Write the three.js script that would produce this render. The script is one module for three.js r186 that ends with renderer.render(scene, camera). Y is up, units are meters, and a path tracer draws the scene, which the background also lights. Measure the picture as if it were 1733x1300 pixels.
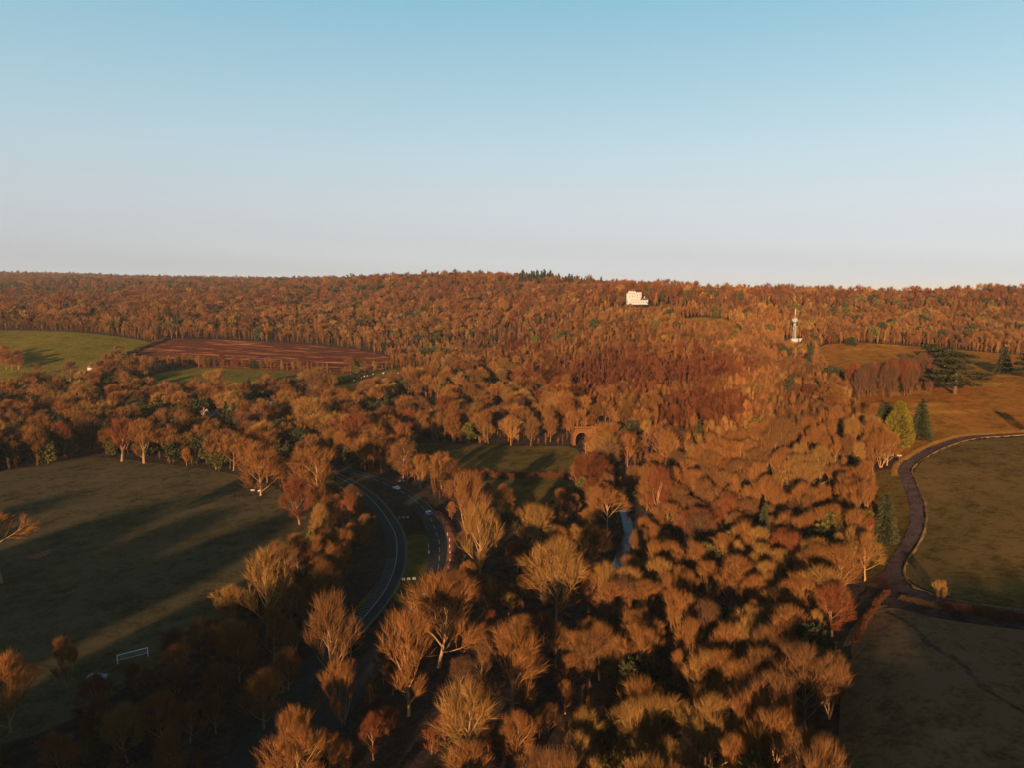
import * as THREE from 'three';
import { mergeGeometries } from 'three/addons/utils/BufferGeometryUtils.js';
import { ImprovedNoise } from 'three/addons/math/ImprovedNoise.js';

// ---------------------------------------------------------------- camera, sky, sun, exposure
const scene = new THREE.Scene();
const CAM_H = 100, PITCH = 7.5 * Math.PI / 180, FOC = 1222, CX = 866.5, CY = 650;
const camera = new THREE.PerspectiveCamera(2 * Math.atan(650 / FOC) * 180 / Math.PI, 1024 / 769, 1, 120000);
camera.position.set(0, CAM_H, 0);
camera.lookAt(0, CAM_H - Math.sin(PITCH) * 100, -Math.cos(PITCH) * 100);

const EXPOSURE = 2.2;
const s2l = c => { c /= 255; return c <= 0.04045 ? c / 12.92 : Math.pow((c + 0.055) / 1.055, 2.4); };
{ // clear morning sky: pale at the horizon, deepening to blue overhead
  const W = 512, Hh = 512, keys = [[0, 199, 201, 203], [3, 205, 209, 212], [6, 206, 215, 220], [10, 193, 216, 226], [14, 174, 208, 223], [20.5, 142, 193, 215], [30, 98, 142, 166], [45, 64, 92, 110], [65, 44, 62, 76], [90, 38, 52, 64]]
    .map(k => [k[0], s2l(k[1]) / EXPOSURE, s2l(k[2]) / EXPOSURE, s2l(k[3]) / EXPOSURE]);
  const d = new Float32Array(W * Hh * 4);
  for (let j = 0; j < Hh; j++) {
    const el = Math.max(0, ((j + 0.5) / Hh - 0.5) * 180);
    let k = 0; while (k < keys.length - 2 && el > keys[k + 1][0]) k++;
    const a = keys[k], b = keys[k + 1], t = (el - a[0]) / (b[0] - a[0]);
    for (let i = 0; i < W; i++) {
      const az = ((i + 0.5) / W - 0.5) * 2 * Math.PI;             // atan2(z, x)
      const right = Math.cos(az);                                  // a little paler towards the east side
      const bank = Math.sin(az * 3 + 1.3 * Math.sin(az * 2)) * Math.sin(az * 7 + el * 1.7) * Math.exp(-(((el - 2.2) / 1.3) ** 2));
      const f = (1 + 0.27 * right * Math.exp(-el / 16)) * (1 - 0.035 * bank);
      for (let c = 0; c < 3; c++) d[(j * W + i) * 4 + c] = (a[c + 1] + (b[c + 1] - a[c + 1]) * t) * f;
      d[(j * W + i) * 4 + 3] = 1;
    }
  }
  const tex = new THREE.DataTexture(d, W, Hh, THREE.RGBAFormat, THREE.FloatType);
  tex.mapping = THREE.EquirectangularReflectionMapping; tex.magFilter = THREE.LinearFilter; tex.minFilter = THREE.LinearFilter; tex.needsUpdate = true;
  scene.background = tex; scene.environment = tex;
}
const SUN_EL = 9 * Math.PI / 180, SUN_AZ = 18 * Math.PI / 180;     // low, behind the camera and a little to its left
const sun = new THREE.DirectionalLight(new THREE.Color().setRGB(1, 0.68, 0.38), 5);
sun.position.set(-Math.sin(SUN_AZ) * Math.cos(SUN_EL), Math.sin(SUN_EL), Math.cos(SUN_AZ) * Math.cos(SUN_EL)).multiplyScalar(900);
sun.target.position.set(0, 0, 0);
sun.castShadow = true; sun.shadow.radius = 1; sun.shadow.mapSize.set(4096, 4096);
Object.assign(sun.shadow.camera, { left: -900, right: 900, top: 500, bottom: -300, near: 10, far: 2600 });
scene.add(sun, sun.target);
const renderer = new THREE.WebGLRenderer({ antialias: true });
renderer.setSize(1024, 769);
renderer.toneMapping = THREE.LinearToneMapping; renderer.toneMappingExposure = EXPOSURE;
renderer.shadowMap.enabled = true;
scene.fog = new THREE.FogExp2(0xcfd6dc, 0.000036);

// ---------------------------------------------------------------- helpers
const V = (x, y, z) => new THREE.Vector3(x, y, z);
function RNG(seed) { let s = seed >>> 0; return () => { s = (s + 0x6D2B79F5) >>> 0; let t = Math.imul(s ^ (s >>> 15), 1 | s); t = (t + Math.imul(t ^ (t >>> 7), 61 | t)) ^ t; return ((t ^ (t >>> 14)) >>> 0) / 4294967296; }; }
const inoise = new ImprovedNoise();
const N2 = (x, y, s = 0) => inoise.noise(x, y, s * 7.31 + 0.5);
const fbm = (x, y, o = 4, s = 0) => { let a = 0, g = 0.5; for (let i = 0; i < o; i++) { a += g * N2(x, y, s + i); x *= 2.03; y *= 2.03; g *= 0.5; } return a; };
const clamp = (v, a = 0, b = 1) => Math.min(b, Math.max(a, v));
const sstep = (a, b, v) => { const t = clamp((v - a) / (b - a)); return t * t * (3 - 2 * t); };
const used = {};
function numbered(n) { const k = used[n] = (used[n] ?? -1) + 1; return k ? `${n}_${String(k).padStart(3, '0')}` : n; }
const shade = o => { o.traverse(m => { if (m.isMesh) { m.castShadow = true; m.receiveShadow = true; } }); return o; };
function thing(name, label, category, p = V(0, 0, 0), turn = 0, group) {
  const o = new THREE.Group(); o.name = numbered(name); o.position.copy(p); o.rotation.y = turn;
  o.userData = { label, category }; if (group) o.userData.group = group; scene.add(o); return o;
}
function part(name, geo, m, parent, at) { const o = new THREE.Mesh(Array.isArray(geo) ? mergeGeometries(geo.map(g => g.index ? g.toNonIndexed() : g)) : geo, m); o.name = name; o.castShadow = o.receiveShadow = true; if (at) o.position.copy(at); parent.add(o); return o; }
function struct(name, geo, m, label, category) { const o = new THREE.Mesh(geo, m); o.name = numbered(name); o.userData = { kind: 'structure' }; if (label) o.userData.label = label; if (category) o.userData.category = category; o.castShadow = o.receiveShadow = true; scene.add(o); return o; }
const lin = (r, g, b) => new THREE.Color().setRGB(r, g, b);
const matte = (c, extra = {}) => new THREE.MeshPhysicalMaterial({ color: lin(...c), roughness: 1, specularIntensity: 0, side: THREE.DoubleSide, ...extra });
const mat = (c, rough = 0.9, extra = {}) => new THREE.MeshStandardMaterial({ color: c instanceof THREE.Color ? c : lin(...c), roughness: rough, ...extra });
const box = (w, h, d, x = 0, y = 0, z = 0) => new THREE.BoxGeometry(w, h, d).translate(x, y, z);
function bar(a, b, r, sides = 6, r2 = r) {
  const d = b.clone().sub(a), g = new THREE.CylinderGeometry(r2, r, d.length(), sides);
  g.applyQuaternion(new THREE.Quaternion().setFromUnitVectors(V(0, 1, 0), d.clone().normalize()));
  return g.translate((a.x + b.x) / 2, (a.y + b.y) / 2, (a.z + b.z) / 2);
}

// ---------------------------------------------------------------- terrain: surveyed points, smooth surface through them
const SP = Math.sin(PITCH), CP = Math.cos(PITCH);
function ray(px, py) { const u = (px - CX) / FOC, v = (CY - py) / FOC; return V(u, -SP + v * CP, -(CP + v * SP)); }
function project(x, y, z) { const dy = y - CAM_H, f = -dy * SP - z * CP, up = dy * CP - z * SP; return [CX + FOC * x / f, CY - FOC * up / f, f]; }
const fromDepth = (px, py, d) => { const r = ray(px, py), k = -d / r.z; return [r.x * k, -d, CAM_H + r.y * k]; };
const fromHeight = (px, py, h) => { const r = ray(px, py), k = (h - CAM_H) / r.y; return [r.x * k, r.z * k, h]; };
const ctrl = [];
for (const [px, py, h] of [ // the valley floor and the plateau, by height
  [-100, 1290, 1], [300, 1290, 0], [600, 1290, 0], [850, 1290, 1], [0, 1000, 0], [250, 950, 0], [480, 900, 0], [650, 1000, 0], [690, 900, 0], [740, 950, 0], [850, 1000, 0], [950, 1100, 0], [1050, 1000, -0.5], [1062, 930, -0.5],
  [0, 800, 0], [300, 800, 0], [-300, 800, 1], [-300, 1000, 1], [500, 780, 2], [680, 830, 1], [900, 830, 1], [850, 770, 3], [960, 775, 4],
  [1500, 1300, 22], [1760, 1300, 24], [1450, 1120, 22], [1733, 1050, 27], [1900, 1050, 28], [1500, 1000, 23], [1560, 850, 28], [1733, 850, 31], [1900, 850, 33], [1520, 780, 31], [1650, 740, 33], [1733, 730, 34],
  [1300, 1100, 11], [1200, 1000, 5], [1400, 900, 20], [1300, 800, 23], [1200, 900, 7], [1180, 1290, 4], [1330, 1290, 12], [1100, 800, 9], [1200, 760, 21], [1050, 1290, 1]]) ctrl.push(fromHeight(px, py, h));
for (const [px, py, d] of [ // the hillsides, by distance
  [985, 748, 435], [1450, 700, 380], [1600, 660, 430], [1733, 640, 470], [1900, 640, 480], [1480, 590, 640], [1733, 592, 650], [1900, 592, 660], [1343, 578, 680], [1300, 700, 420], [1100, 620, 600], [1000, 560, 760], [1100, 540, 800], [1077, 513, 900], [1200, 530, 830], [1200, 600, 620], [1250, 650, 510], [1100, 700, 440],
  [900, 680, 590], [900, 620, 720], [900, 560, 900], [900, 510, 1150], [900, 489, 1350], [760, 640, 690], [760, 600, 850], [760, 540, 1080], [760, 488, 1400], [600, 560, 1050], [600, 508, 1450], [600, 485, 1750], [450, 630, 725], [450, 575, 930], [450, 520, 1300], [450, 489, 2000],
  [100, 655, 650], [100, 560, 930], [100, 515, 1400], [0, 482, 2400], [300, 483, 2500], [-200, 560, 930], [-200, 515, 1400], [-200, 655, 650], [0, 467, 4500], [300, 474, 4700], [-400, 464, 4500], [480, 480, 5200], [300, 700, 555], [100, 700, 560], [-150, 700, 560], [0, 745, 470],
  [1300, 510, 950], [1500, 522, 900], [1733, 522, 900], [1900, 520, 900], [1350, 506, 1150], [1500, 511, 1100], [1700, 506, 1150], [1900, 504, 1200], [1080, 500, 1080], [1200, 506, 1080]]) ctrl.push(fromDepth(px, py, d));
ctrl.push( // the ground under and behind the camera, and the far country: x, z, height
  [-420, 150, 47], [-300, 150, 46], [-200, 150, 42], [-140, 150, 38], [-95, 150, 34], [-62, 150, 33], [-40, 150, 36], [-20, 150, 52], [0, 150, 59], [22, 150, 62], [60, 150, 64], [160, 150, 64], [320, 150, 64], [0, 40, 10], [80, 20, 22], [-100, 30, 3], [-300, 30, 3], [200, 20, 30], [0, 400, 60], [-500, 400, 62], [500, 400, 64], [-800, 0, 10], [800, 0, 40], [700, -500, 50],
  [200, -2200, 90], [900, -2200, 70], [1800, -2200, 60], [3000, -5000, 0], [0, -5000, 70], [1200, -4500, 25], [9000, -12000, -25], [0, -14000, 20], [-9000, -12000, 120], [26000, -40000, -40], [0, -40000, -40], [-26000, -40000, 40], [-4000, 0, 80], [4000, 0, 40], [0, 3000, 60]);
const warp = (x, z) => { const r = Math.hypot(x, z) + 1e-6, g = Math.asinh(r / 250) / r; return [x * g, z * g]; };
const kern = r2 => r2 < 1e-12 ? 0 : 0.5 * r2 * Math.log(r2);
const CW = ctrl.map(c => warp(c[0], c[1]));
const TPS = (() => {
  const n = ctrl.length, m = n + 3, A = Array.from({ length: m }, () => new Float64Array(m + 1));
  for (let i = 0; i < n; i++) {
    for (let j = 0; j < n; j++) A[i][j] = kern((CW[i][0] - CW[j][0]) ** 2 + (CW[i][1] - CW[j][1]) ** 2);
    A[i][i] += 0.0008;
    A[i][n] = A[n][i] = 1; A[i][n + 1] = A[n + 1][i] = CW[i][0]; A[i][n + 2] = A[n + 2][i] = CW[i][1]; A[i][m] = ctrl[i][2];
  }
  for (let c = 0; c < m; c++) {
    let p = c; for (let r = c + 1; r < m; r++) if (Math.abs(A[r][c]) > Math.abs(A[p][c])) p = r;
    [A[c], A[p]] = [A[p], A[c]];
    for (let r = c + 1; r < m; r++) { const f = A[r][c] / A[c][c]; if (f) for (let k = c; k <= m; k++) A[r][k] -= f * A[c][k]; }
  }
  const w = new Float64Array(m);
  for (let r = m - 1; r >= 0; r--) { let s = A[r][m]; for (let k = r + 1; k < m; k++) s -= A[r][k] * w[k]; w[r] = s / A[r][r]; }
  return w;
})();
function H(x, z) {
  const [a, b] = warp(x, z), n = CW.length; let s = TPS[n] + TPS[n + 1] * a + TPS[n + 2] * b;
  for (let i = 0; i < n; i++) s += TPS[i] * kern((a - CW[i][0]) ** 2 + (b - CW[i][1]) ** 2);
  const r = Math.hypot(x, z);
  if (r > 700) s += sstep(700, 2500, r) * 14 * fbm(x / 700, z / 700, 3, 9);
  return s;
}
const G = (x, z, lift = 0) => V(x, H(x, z) + lift, z);
function hit(px, py, lift = 0) {
  const d = ray(px, py); let t = 40, q = 0;
  const f = t => CAM_H + d.y * t - H(d.x * t, d.z * t) - lift;
  while (t < 9000 && f(t) > 0) { q = t; t *= 1.012; }
  for (let i = 0; i < 24; i++) { const m = (q + t) / 2; if (f(m) > 0) q = m; else t = m; }
  return V(d.x * t, H(d.x * t, d.z * t), d.z * t);
}

// ---------------------------------------------------------------- textures
function noiseTex(size, fn, rep, srgb = true) {
  const d = new Uint8Array(size * size * 4);
  for (let j = 0; j < size; j++) for (let i = 0; i < size; i++) { const c = fn(i / size, j / size), k = (j * size + i) * 4; d[k] = clamp(c[0]) * 255; d[k + 1] = clamp(c[1]) * 255; d[k + 2] = clamp(c[2]) * 255; d[k + 3] = 255; }
  const t = new THREE.DataTexture(d, size, size); t.wrapS = t.wrapT = THREE.RepeatWrapping; t.magFilter = THREE.LinearFilter; t.minFilter = THREE.LinearMipmapLinearFilter; t.generateMipmaps = true;
  if (srgb) t.colorSpace = THREE.SRGBColorSpace; t.repeat.set(rep, rep); t.needsUpdate = true; return t;
}
const tr = RNG(5), grains = new Float32Array(256 * 256).map(() => tr());
const tile = (u, v, f, s) => { // tileable value noise
  const n = Math.round(f), x = u * n, y = v * n, i = Math.floor(x), j = Math.floor(y), a = x - i, b = y - j, g = (p, q) => grains[(((p % n + n) % n) * 131 + ((q % n + n) % n) * 71 + s * 997) & 65535];
  const sa = a * a * (3 - 2 * a), sb = b * b * (3 - 2 * b); return (g(i, j) * (1 - sa) + g(i + 1, j) * sa) * (1 - sb) + (g(i, j + 1) * (1 - sa) + g(i + 1, j + 1) * sa) * sb;
};
const mottle = (u, v) => 0.22 * tile(u, v, 6, 1) + 0.26 * tile(u, v, 17, 2) + 0.26 * tile(u, v, 47, 3) + 0.26 * tile(u, v, 120, 4);
const grassTex = noiseTex(512, (u, v) => { const m = mottle(u, v), k = 0.5 + 0.9 * m; return [k * 0.98, k, k * 0.9]; }, 1 / 60);
const soilTex = noiseTex(512, (u, v) => { const m = mottle(u, v), k = 0.55 + 0.75 * m; return [k, k * 0.97, k * 0.95]; }, 1 / 45);
const litterTex = noiseTex(512, (u, v) => { const m = mottle(u, v), k = 0.4 + 0.9 * m, h = tile(u, v, 60, 6); return [k, k * (0.9 + 0.14 * h), k * (0.85 + 0.2 * h)]; }, 1 / 40);
const asphaltTex = noiseTex(256, (u, v) => { const m = mottle(u, v), k = 0.72 + 0.4 * m; return [k, k, k]; }, 1 / 12);
const clothMat = (tex, rough = 1, spec = 0) => new THREE.MeshPhysicalMaterial({ map: tex, vertexColors: true, roughness: rough, specularIntensity: spec });

// ---------------------------------------------------------------- ground: one sheet to the horizon
{
  const axis = (lo, hi, far0, far1, step) => { const a = []; for (let v = lo; v <= hi; v += step) a.push(v); let s = step, v = lo; while (v > far0) { s *= 1.14; v -= s; a.unshift(v); } s = step; v = a[a.length - 1]; while (v < far1) { s *= 1.14; v += s; a.push(v); } return a; };
  const xs = axis(-720, 840, -45000, 45000, 8), zs = axis(-1400, 240, -60000, 3000, 8), nx = xs.length, nz = zs.length;
  const p = new Float32Array(nx * nz * 3), uv = new Float32Array(nx * nz * 2), col = new Float32Array(nx * nz * 3), idx = [];
  for (let j = 0; j < nz; j++) for (let i = 0; i < nx; i++) {
    const k = j * nx + i, x = xs[i], z = zs[j]; p.set([x, H(x, z), z], k * 3); uv.set([x, z], k * 2);
    const n = 0.75 + 0.6 * fbm(x / 60, z / 60, 3, 2), q = clamp(0.5 + 1.3 * fbm(x / 200, z / 200, 3, 5));
    col.set([n * (0.075 + 0.03 * q), n * (0.056 + 0.004 * q), n * 0.046], k * 3);
    if (i && j) idx.push(k - nx - 1, k - 1, k - nx, k - nx, k - 1, k);
  }
  const g = new THREE.BufferGeometry(); g.setAttribute('position', new THREE.BufferAttribute(p, 3)); g.setAttribute('uv', new THREE.BufferAttribute(uv, 2)); g.setAttribute('color', new THREE.BufferAttribute(col, 3)); g.setIndex(idx); g.computeVertexNormals();
  struct('ground', g, clothMat(litterTex), 'brown leaf-strewn ground of the valley and its wooded hills', 'ground');
}

// ---------------------------------------------------------------- fields
const openAreas = [];
function smoothPoly(pts, closed = true, per = 8) { const c = new THREE.CatmullRomCurve3(pts.map(p => V(p.x, 0, p.z)), closed, 'centripetal'); return c.getPoints(pts.length * per); }
function inside(poly, x, z) { let c = false; for (let i = 0, j = poly.length - 1; i < poly.length; j = i++) { const a = poly[i], b = poly[j]; if ((a.z > z) !== (b.z > z) && x < (b.x - a.x) * (z - a.z) / (b.z - a.z) + a.x) c = !c; } return c; }
function clipCell(poly, x0, x1, z0, z1) {
  let out = poly;
  for (const [ax, v, s] of [['x', x0, 1], ['x', x1, -1], ['z', z0, 1], ['z', z1, -1]]) {
    const inp = out; out = [];
    for (let i = 0; i < inp.length; i++) {
      const a = inp[i], b = inp[(i + 1) % inp.length], da = (a[ax] - v) * s, db = (b[ax] - v) * s;
      if (da >= 0) out.push(a);
      if ((da >= 0) !== (db >= 0)) { const t = da / (da - db); out.push({ x: a.x + (b.x - a.x) * t, z: a.z + (b.z - a.z) * t }); }
    }
    if (!out.length) return out;
  }
  return out;
}
function sheet(poly, step, lift, colour) { // a sheet draped on the ground within an outline
  const pos = [], uv = [], col = [];
  let x0 = 1e9, x1 = -1e9, z0 = 1e9, z1 = -1e9; for (const p of poly) { x0 = Math.min(x0, p.x); x1 = Math.max(x1, p.x); z0 = Math.min(z0, p.z); z1 = Math.max(z1, p.z); }
  const cache = new Map(); const h = (x, z) => { const k = x.toFixed(3) + ',' + z.toFixed(3); let v = cache.get(k); if (v === undefined) cache.set(k, v = H(x, z) + lift); return v; };
  const put = (x, z) => { pos.push(x, h(x, z), z); uv.push(x, z); const c = colour(x, z); col.push(...c); };
  for (let X = Math.floor(x0 / step) * step; X < x1; X += step) for (let Z = Math.floor(z0 / step) * step; Z < z1; Z += step) {
    const X1 = X + step, Z1 = Z + step, near = poly.some((a, i) => { const b = poly[(i + 1) % poly.length]; return Math.max(a.x, b.x) >= X && Math.min(a.x, b.x) <= X1 && Math.max(a.z, b.z) >= Z && Math.min(a.z, b.z) <= Z1; });
    if (!near) { if (inside(poly, X + step / 2, Z + step / 2)) { put(X, Z); put(X, Z1); put(X1, Z); put(X1, Z); put(X, Z1); put(X1, Z1); } continue; }
    const c = clipCell(poly, X, X1, Z, Z1); if (c.length < 3) continue;
    const v2 = c.map(p => new THREE.Vector2(p.x, p.z)), cc = THREE.ShapeUtils.isClockWise(v2);
    for (const f of THREE.ShapeUtils.triangulateShape(v2, [])) { const [a, b, d] = cc ? f : [f[0], f[2], f[1]]; put(c[a].x, c[a].z); put(c[b].x, c[b].z); put(c[d].x, c[d].z); }
  }
  const g = new THREE.BufferGeometry(); g.setAttribute('position', new THREE.Float32BufferAttribute(pos, 3)); g.setAttribute('uv', new THREE.Float32BufferAttribute(uv, 2)); g.setAttribute('color', new THREE.Float32BufferAttribute(col, 3)); g.computeVertexNormals(); return g;
}
const grassMat = clothMat(grassTex), soilMat = clothMat(soilTex);
const mixc = (a, b, t) => [a[0] + (b[0] - a[0]) * t, a[1] + (b[1] - a[1]) * t, a[2] + (b[2] - a[2]) * t];
const TURF = [1, 0.7, 0.62];
const grassy = (c1, c2, sc = 40, seed = 1) => (x, z) => { const t = clamp(0.5 + 1.5 * fbm(x / sc, z / sc, 4, seed)), f = 1 + 0.25 * fbm(x / 9, z / 9, 2, seed + 3); return mixc(c1, c2, t).map((v, i) => v * f * TURF[i]); };
function field(name, pix, step, lift, colour, label, m = grassMat, open = true) {
  const poly = smoothPoly(pix.map(p => p.isVector3 ? p : hit(p[0], p[1])));
  if (open) openAreas.push(poly);
  struct(name, sheet(poly, step, lift, colour), m, label, 'field'); return poly;
}
const GR1 = [0.15, 0.15, 0.038], GR2 = [0.10, 0.115, 0.032];
const playing = field('playing_field', [[-260, 800], [-60, 806], [60, 790], [155, 776], [260, 784], [390, 802], [470, 828], [522, 862], [540, 900], [500, 958], [425, 1022], [335, 1085], [245, 1142], [120, 1220], [0, 1262], [-240, 1290], [-420, 1000]], 6, 0.1, grassy([0.115, 0.108, 0.07], [0.078, 0.085, 0.055], 26, 1), 'dark green mown playing field crossed by long tree shadows');
field('worn_patch', [[45, 946], [70, 936], [92, 930], [84, 938], [60, 947]], 4, 0.16, grassy([0.26, 0.17, 0.12], [0.2, 0.13, 0.09], 4, 4), 'bare worn patch of pinkish soil in the playing field', soilMat, false);
const SOIL = [0.135, 0.04, 0.02], STUB = [0.6, 0.21, 0.085];
field('ploughed_field', [[205, 607], [228, 592], [262, 580], [290, 574], [420, 577], [560, 586], [648, 601], [668, 614], [640, 628], [596, 632], [420, 623], [300, 620], [228, 618]], 4, 0.3, (x, z) => {
  const t = sstep(0.04, 0.3, fbm((x + z * 0.25) / 60, (z - x * 0.08) / 7, 3, 12) + 0.25 * fbm(x / 120, z / 60, 2, 4)), f = 1 + 0.35 * fbm(x / 30, z / 12, 3, 7);
  return mixc(SOIL, STUB, t * sstep(-0.35, 0.15, fbm(x / 200, z / 70, 2, 31) + 0.12)).map(v => v * f); }, 'reddish brown ploughed field with pale streaks below the wood', soilMat);
field('pasture', [[262, 634], [310, 624], [420, 625], [596, 634], [636, 631], [560, 650], [470, 666], [430, 672], [330, 674], [250, 668], [226, 650]], 5, 0.25, grassy(GR1, GR2, 60, 2), 'narrow green pasture along the foot of the ploughed field');
field('pasture', [[-260, 558], [-60, 558], [60, 560], [150, 564], [240, 576], [258, 581], [205, 603], [170, 622], [140, 652], [70, 664], [-60, 670], [-260, 672]], 6, 0.3, grassy([0.17, 0.17, 0.036], [0.125, 0.135, 0.034], 70, 3), 'broad yellow-green pasture sloping up to the wood');
field('pasture', [[545, 657], [600, 643], [640, 629], [690, 622], [745, 621], [752, 631], [712, 646], [650, 660], [610, 684], [570, 678]], 5, 0.25, grassy([0.17, 0.13, 0.04], [0.12, 0.11, 0.035], 25, 4), 'rough brownish pasture dotted with white sheep');
field('meadow', [[632, 694], [690, 680], [742, 679], [728, 702], [660, 708]], 6, 0.2, grassy([0.125, 0.108, 0.04], [0.095, 0.09, 0.036], 30, 5), 'small green meadow closed in by trees');
field('meadow', [[705, 752], [800, 754], [960, 757], [982, 770], [986, 797], [850, 800], [740, 797], [705, 780]], 5, 0.15, grassy([0.125, 0.108, 0.04], [0.095, 0.09, 0.036], 22, 6), 'dark green valley meadow in front of the stone bridge');
field('meadow', [[786, 822], [850, 813], [955, 812], [966, 834], [940, 860], [880, 872], [826, 858]], 5, 0.15, grassy([0.125, 0.108, 0.04], [0.095, 0.09, 0.036], 18, 7), 'green meadow between the hedge and the road trees');
field('crop_field', [[1546, 806], [1556, 786], [1586, 763], [1650, 746], [1740, 741], [1900, 738], [2150, 760], [2150, 1060], [1850, 1046], [1733, 1031], [1610, 1012], [1552, 992], [1530, 968], [1530, 948], [1556, 905], [1566, 872], [1560, 835]], 6, 0.1, grassy([0.17, 0.13, 0.055], [0.125, 0.108, 0.045], 34, 8), 'olive green field enclosed by the bend of the lane');
field('crop_field', [[1470, 1042], [1500, 1030], [1600, 1050], [1733, 1068], [1950, 1092], [2150, 1400], [1700, 1500], [1415, 1440], [1418, 1260], [1424, 1170], [1436, 1105]], 5, 0.1, grassy([0.21, 0.145, 0.09], [0.165, 0.12, 0.076], 20, 9), 'dark grass field below the hedged lane');
field('rough_grassland', [[1384, 592], [1400, 583], [1470, 581], [1570, 588], [1733, 601], [1950, 606], [2100, 735], [1740, 736], [1650, 740], [1580, 756], [1536, 780], [1510, 768], [1478, 735], [1425, 680], [1400, 640]], 6, 0.15, (x, z) => { const t = clamp(0.5 + 1.2 * fbm(x / 35, z / 35, 4, 10)), s = sstep(0.12, 0.4, fbm(x / 40, z / 14, 3, 14)); return mixc(mixc([0.27, 0.115, 0.022], [0.31, 0.098, 0.022], t), [0.46, 0.2, 0.035], s).map(v => v * (1 + 0.3 * fbm(x / 8, z / 8, 2, 3))); }, 'tawny rough grassland scattered with dark evergreens');
field('grass_verge', [[1482, 800], [1512, 796], [1530, 830], [1540, 870], [1528, 910], [1500, 955], [1478, 1000], [1466, 990], [1474, 930], [1480, 870]], 4, 0.12, grassy([0.14, 0.10, 0.035], [0.11, 0.10, 0.03], 14, 11), 'brownish grass verge between the lane and the wood');
field('hillside_clearing', [[1150, 545], [1180, 537], [1228, 541], [1240, 552], [1200, 560], [1160, 556]], 5, 0.3, grassy([0.28, 0.2, 0.03], [0.2, 0.16, 0.03], 16, 12), 'small yellow-green clearing on the wooded hillside');
field('house_lawn', [[1046, 523], [1100, 520], [1130, 514], [1140, 520], [1110, 527], [1060, 530]], 5, 0.3, grassy([0.2, 0.15, 0.035], [0.16, 0.13, 0.03], 16, 13), 'grass terrace in front of the white hilltop house');
field('sun_painted_leaf_patch', [[502, 879], [511, 874], [519, 876], [514, 881]], 2, 0.2, grassy([0.34, 0.16, 0.055], [0.28, 0.13, 0.05], 3, 14), 'patch of orange fallen leaves with sunlight painted in under the rounded red tree', soilMat, false);  // leaf litter with a gap of sunlight put into its bright orange colour

// ---------------------------------------------------------------- roads, lane, river
function pathFrom(pix, per = 10) { return smoothPoly(pix.map(p => p.isVector3 ? p : hit(p[0], p[1])), false, per); }
function offsetPath(path, off) { return path.map((p, i) => { const a = path[Math.max(0, i - 1)], b = path[Math.min(path.length - 1, i + 1)], dx = b.x - a.x, dz = b.z - a.z, l = Math.hypot(dx, dz) || 1; const o = typeof off === 'function' ? off(i / (path.length - 1)) : off; return V(p.x - dz / l * o, 0, p.z + dx / l * o); }); }
function ribbon(path, w0, w1, lift, colour, cuts = 3, hfun, rough = 0) { // strip between two offsets of a path
  const a = offsetPath(path, w0), b = offsetPath(path, w1), c = offsetPath(path, (w0 + w1) / 2), pos = [], uv = [], col = [], idx = []; let L = 0;
  for (let i = 0; i < path.length; i++) {
    if (i) L += Math.hypot(path[i].x - path[i - 1].x, path[i].z - path[i - 1].z);
    for (let k = 0; k <= cuts; k++) { const e = rough && (k === 0 || k === cuts) ? rough * (N2(path[i].x / 2.3, path[i].z / 2.3, k) + 0.7 * N2(path[i].x / 7, path[i].z / 7, k + 3)) : 0, t = k / cuts + (k ? 1 : -1) * e / Math.abs(w1 - w0), x = a[i].x + (b[i].x - a[i].x) * t, z = a[i].z + (b[i].z - a[i].z) * t; pos.push(x, (hfun ? hfun(x, z, i, t) : H(x, z)) + lift, z); uv.push(x, z); col.push(...colour(x, z, t, L)); if (i && k) { const q = i * (cuts + 1) + k; idx.push(q - cuts - 2, q - cuts - 1, q - 1, q - 1, q - cuts - 1, q); } }
  }
  const g = new THREE.BufferGeometry(); g.setAttribute('position', new THREE.Float32BufferAttribute(pos, 3)); g.setAttribute('uv', new THREE.Float32BufferAttribute(uv, 2)); g.setAttribute('color', new THREE.Float32BufferAttribute(col, 3)); g.setIndex(idx); g.computeVertexNormals();
  return g;
}
const fences = []; // strips kept free of trees: [path, half width]
const asphalt = clothMat(asphaltTex, 0.9, 0.1), paint = matte([0.27, 0.27, 0.26]), kerbMat = matte([0.2, 0.15, 0.09]);
const tarmac = (x, z) => { const k = 1 + 0.25 * fbm(x / 5, z / 5, 3, 21); return [0.04 * k, 0.038 * k, 0.038 * k]; };
const plain = () => [1, 1, 1];
const westRoad = pathFrom([[330, 1390], [430, 1270], [520, 1150], [580, 1085], [622, 1040], [652, 1000], [667, 966], [672, 936], [669, 906], [658, 884], [646, 866], [626, 844], [596, 822], [556, 803], [500, 790]]);
const eastRoad = pathFrom([[420, 1400], [520, 1270], [610, 1150], [690, 1050], [728, 1000], [739, 976], [744, 940], [743, 918], [736, 896], [724, 871], [704, 850], [672, 829], [640, 815], [600, 802], [540, 788]]);
const wr = struct('road', ribbon(westRoad, -3.9, 3.8, 0.25, tarmac, 4), asphalt, 'curving tarmac carriageway with hatched hard strip beside the playing field', 'road');
const er = struct('road', ribbon(eastRoad, -3.9, 3.9, 0.25, tarmac, 4), asphalt, 'curving tarmac carriageway with dashed centre line beside the brown bank', 'road');
const er2 = (n, g, m, par) => { const o = new THREE.Mesh(g, m); o.name = n; o.castShadow = o.receiveShadow = true; par.add(o); return o; };
fences.push([westRoad.filter(p => p.z < -205), 10], [westRoad.filter(p => p.z > -212), 5.5], [eastRoad.filter(p => p.z < -215), 8], [eastRoad.filter(p => p.z > -220), 5]);
const markedWest = westRoad.filter(p => p.z < -200), markedEast = eastRoad.filter(p => p.z < -205);
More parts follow.
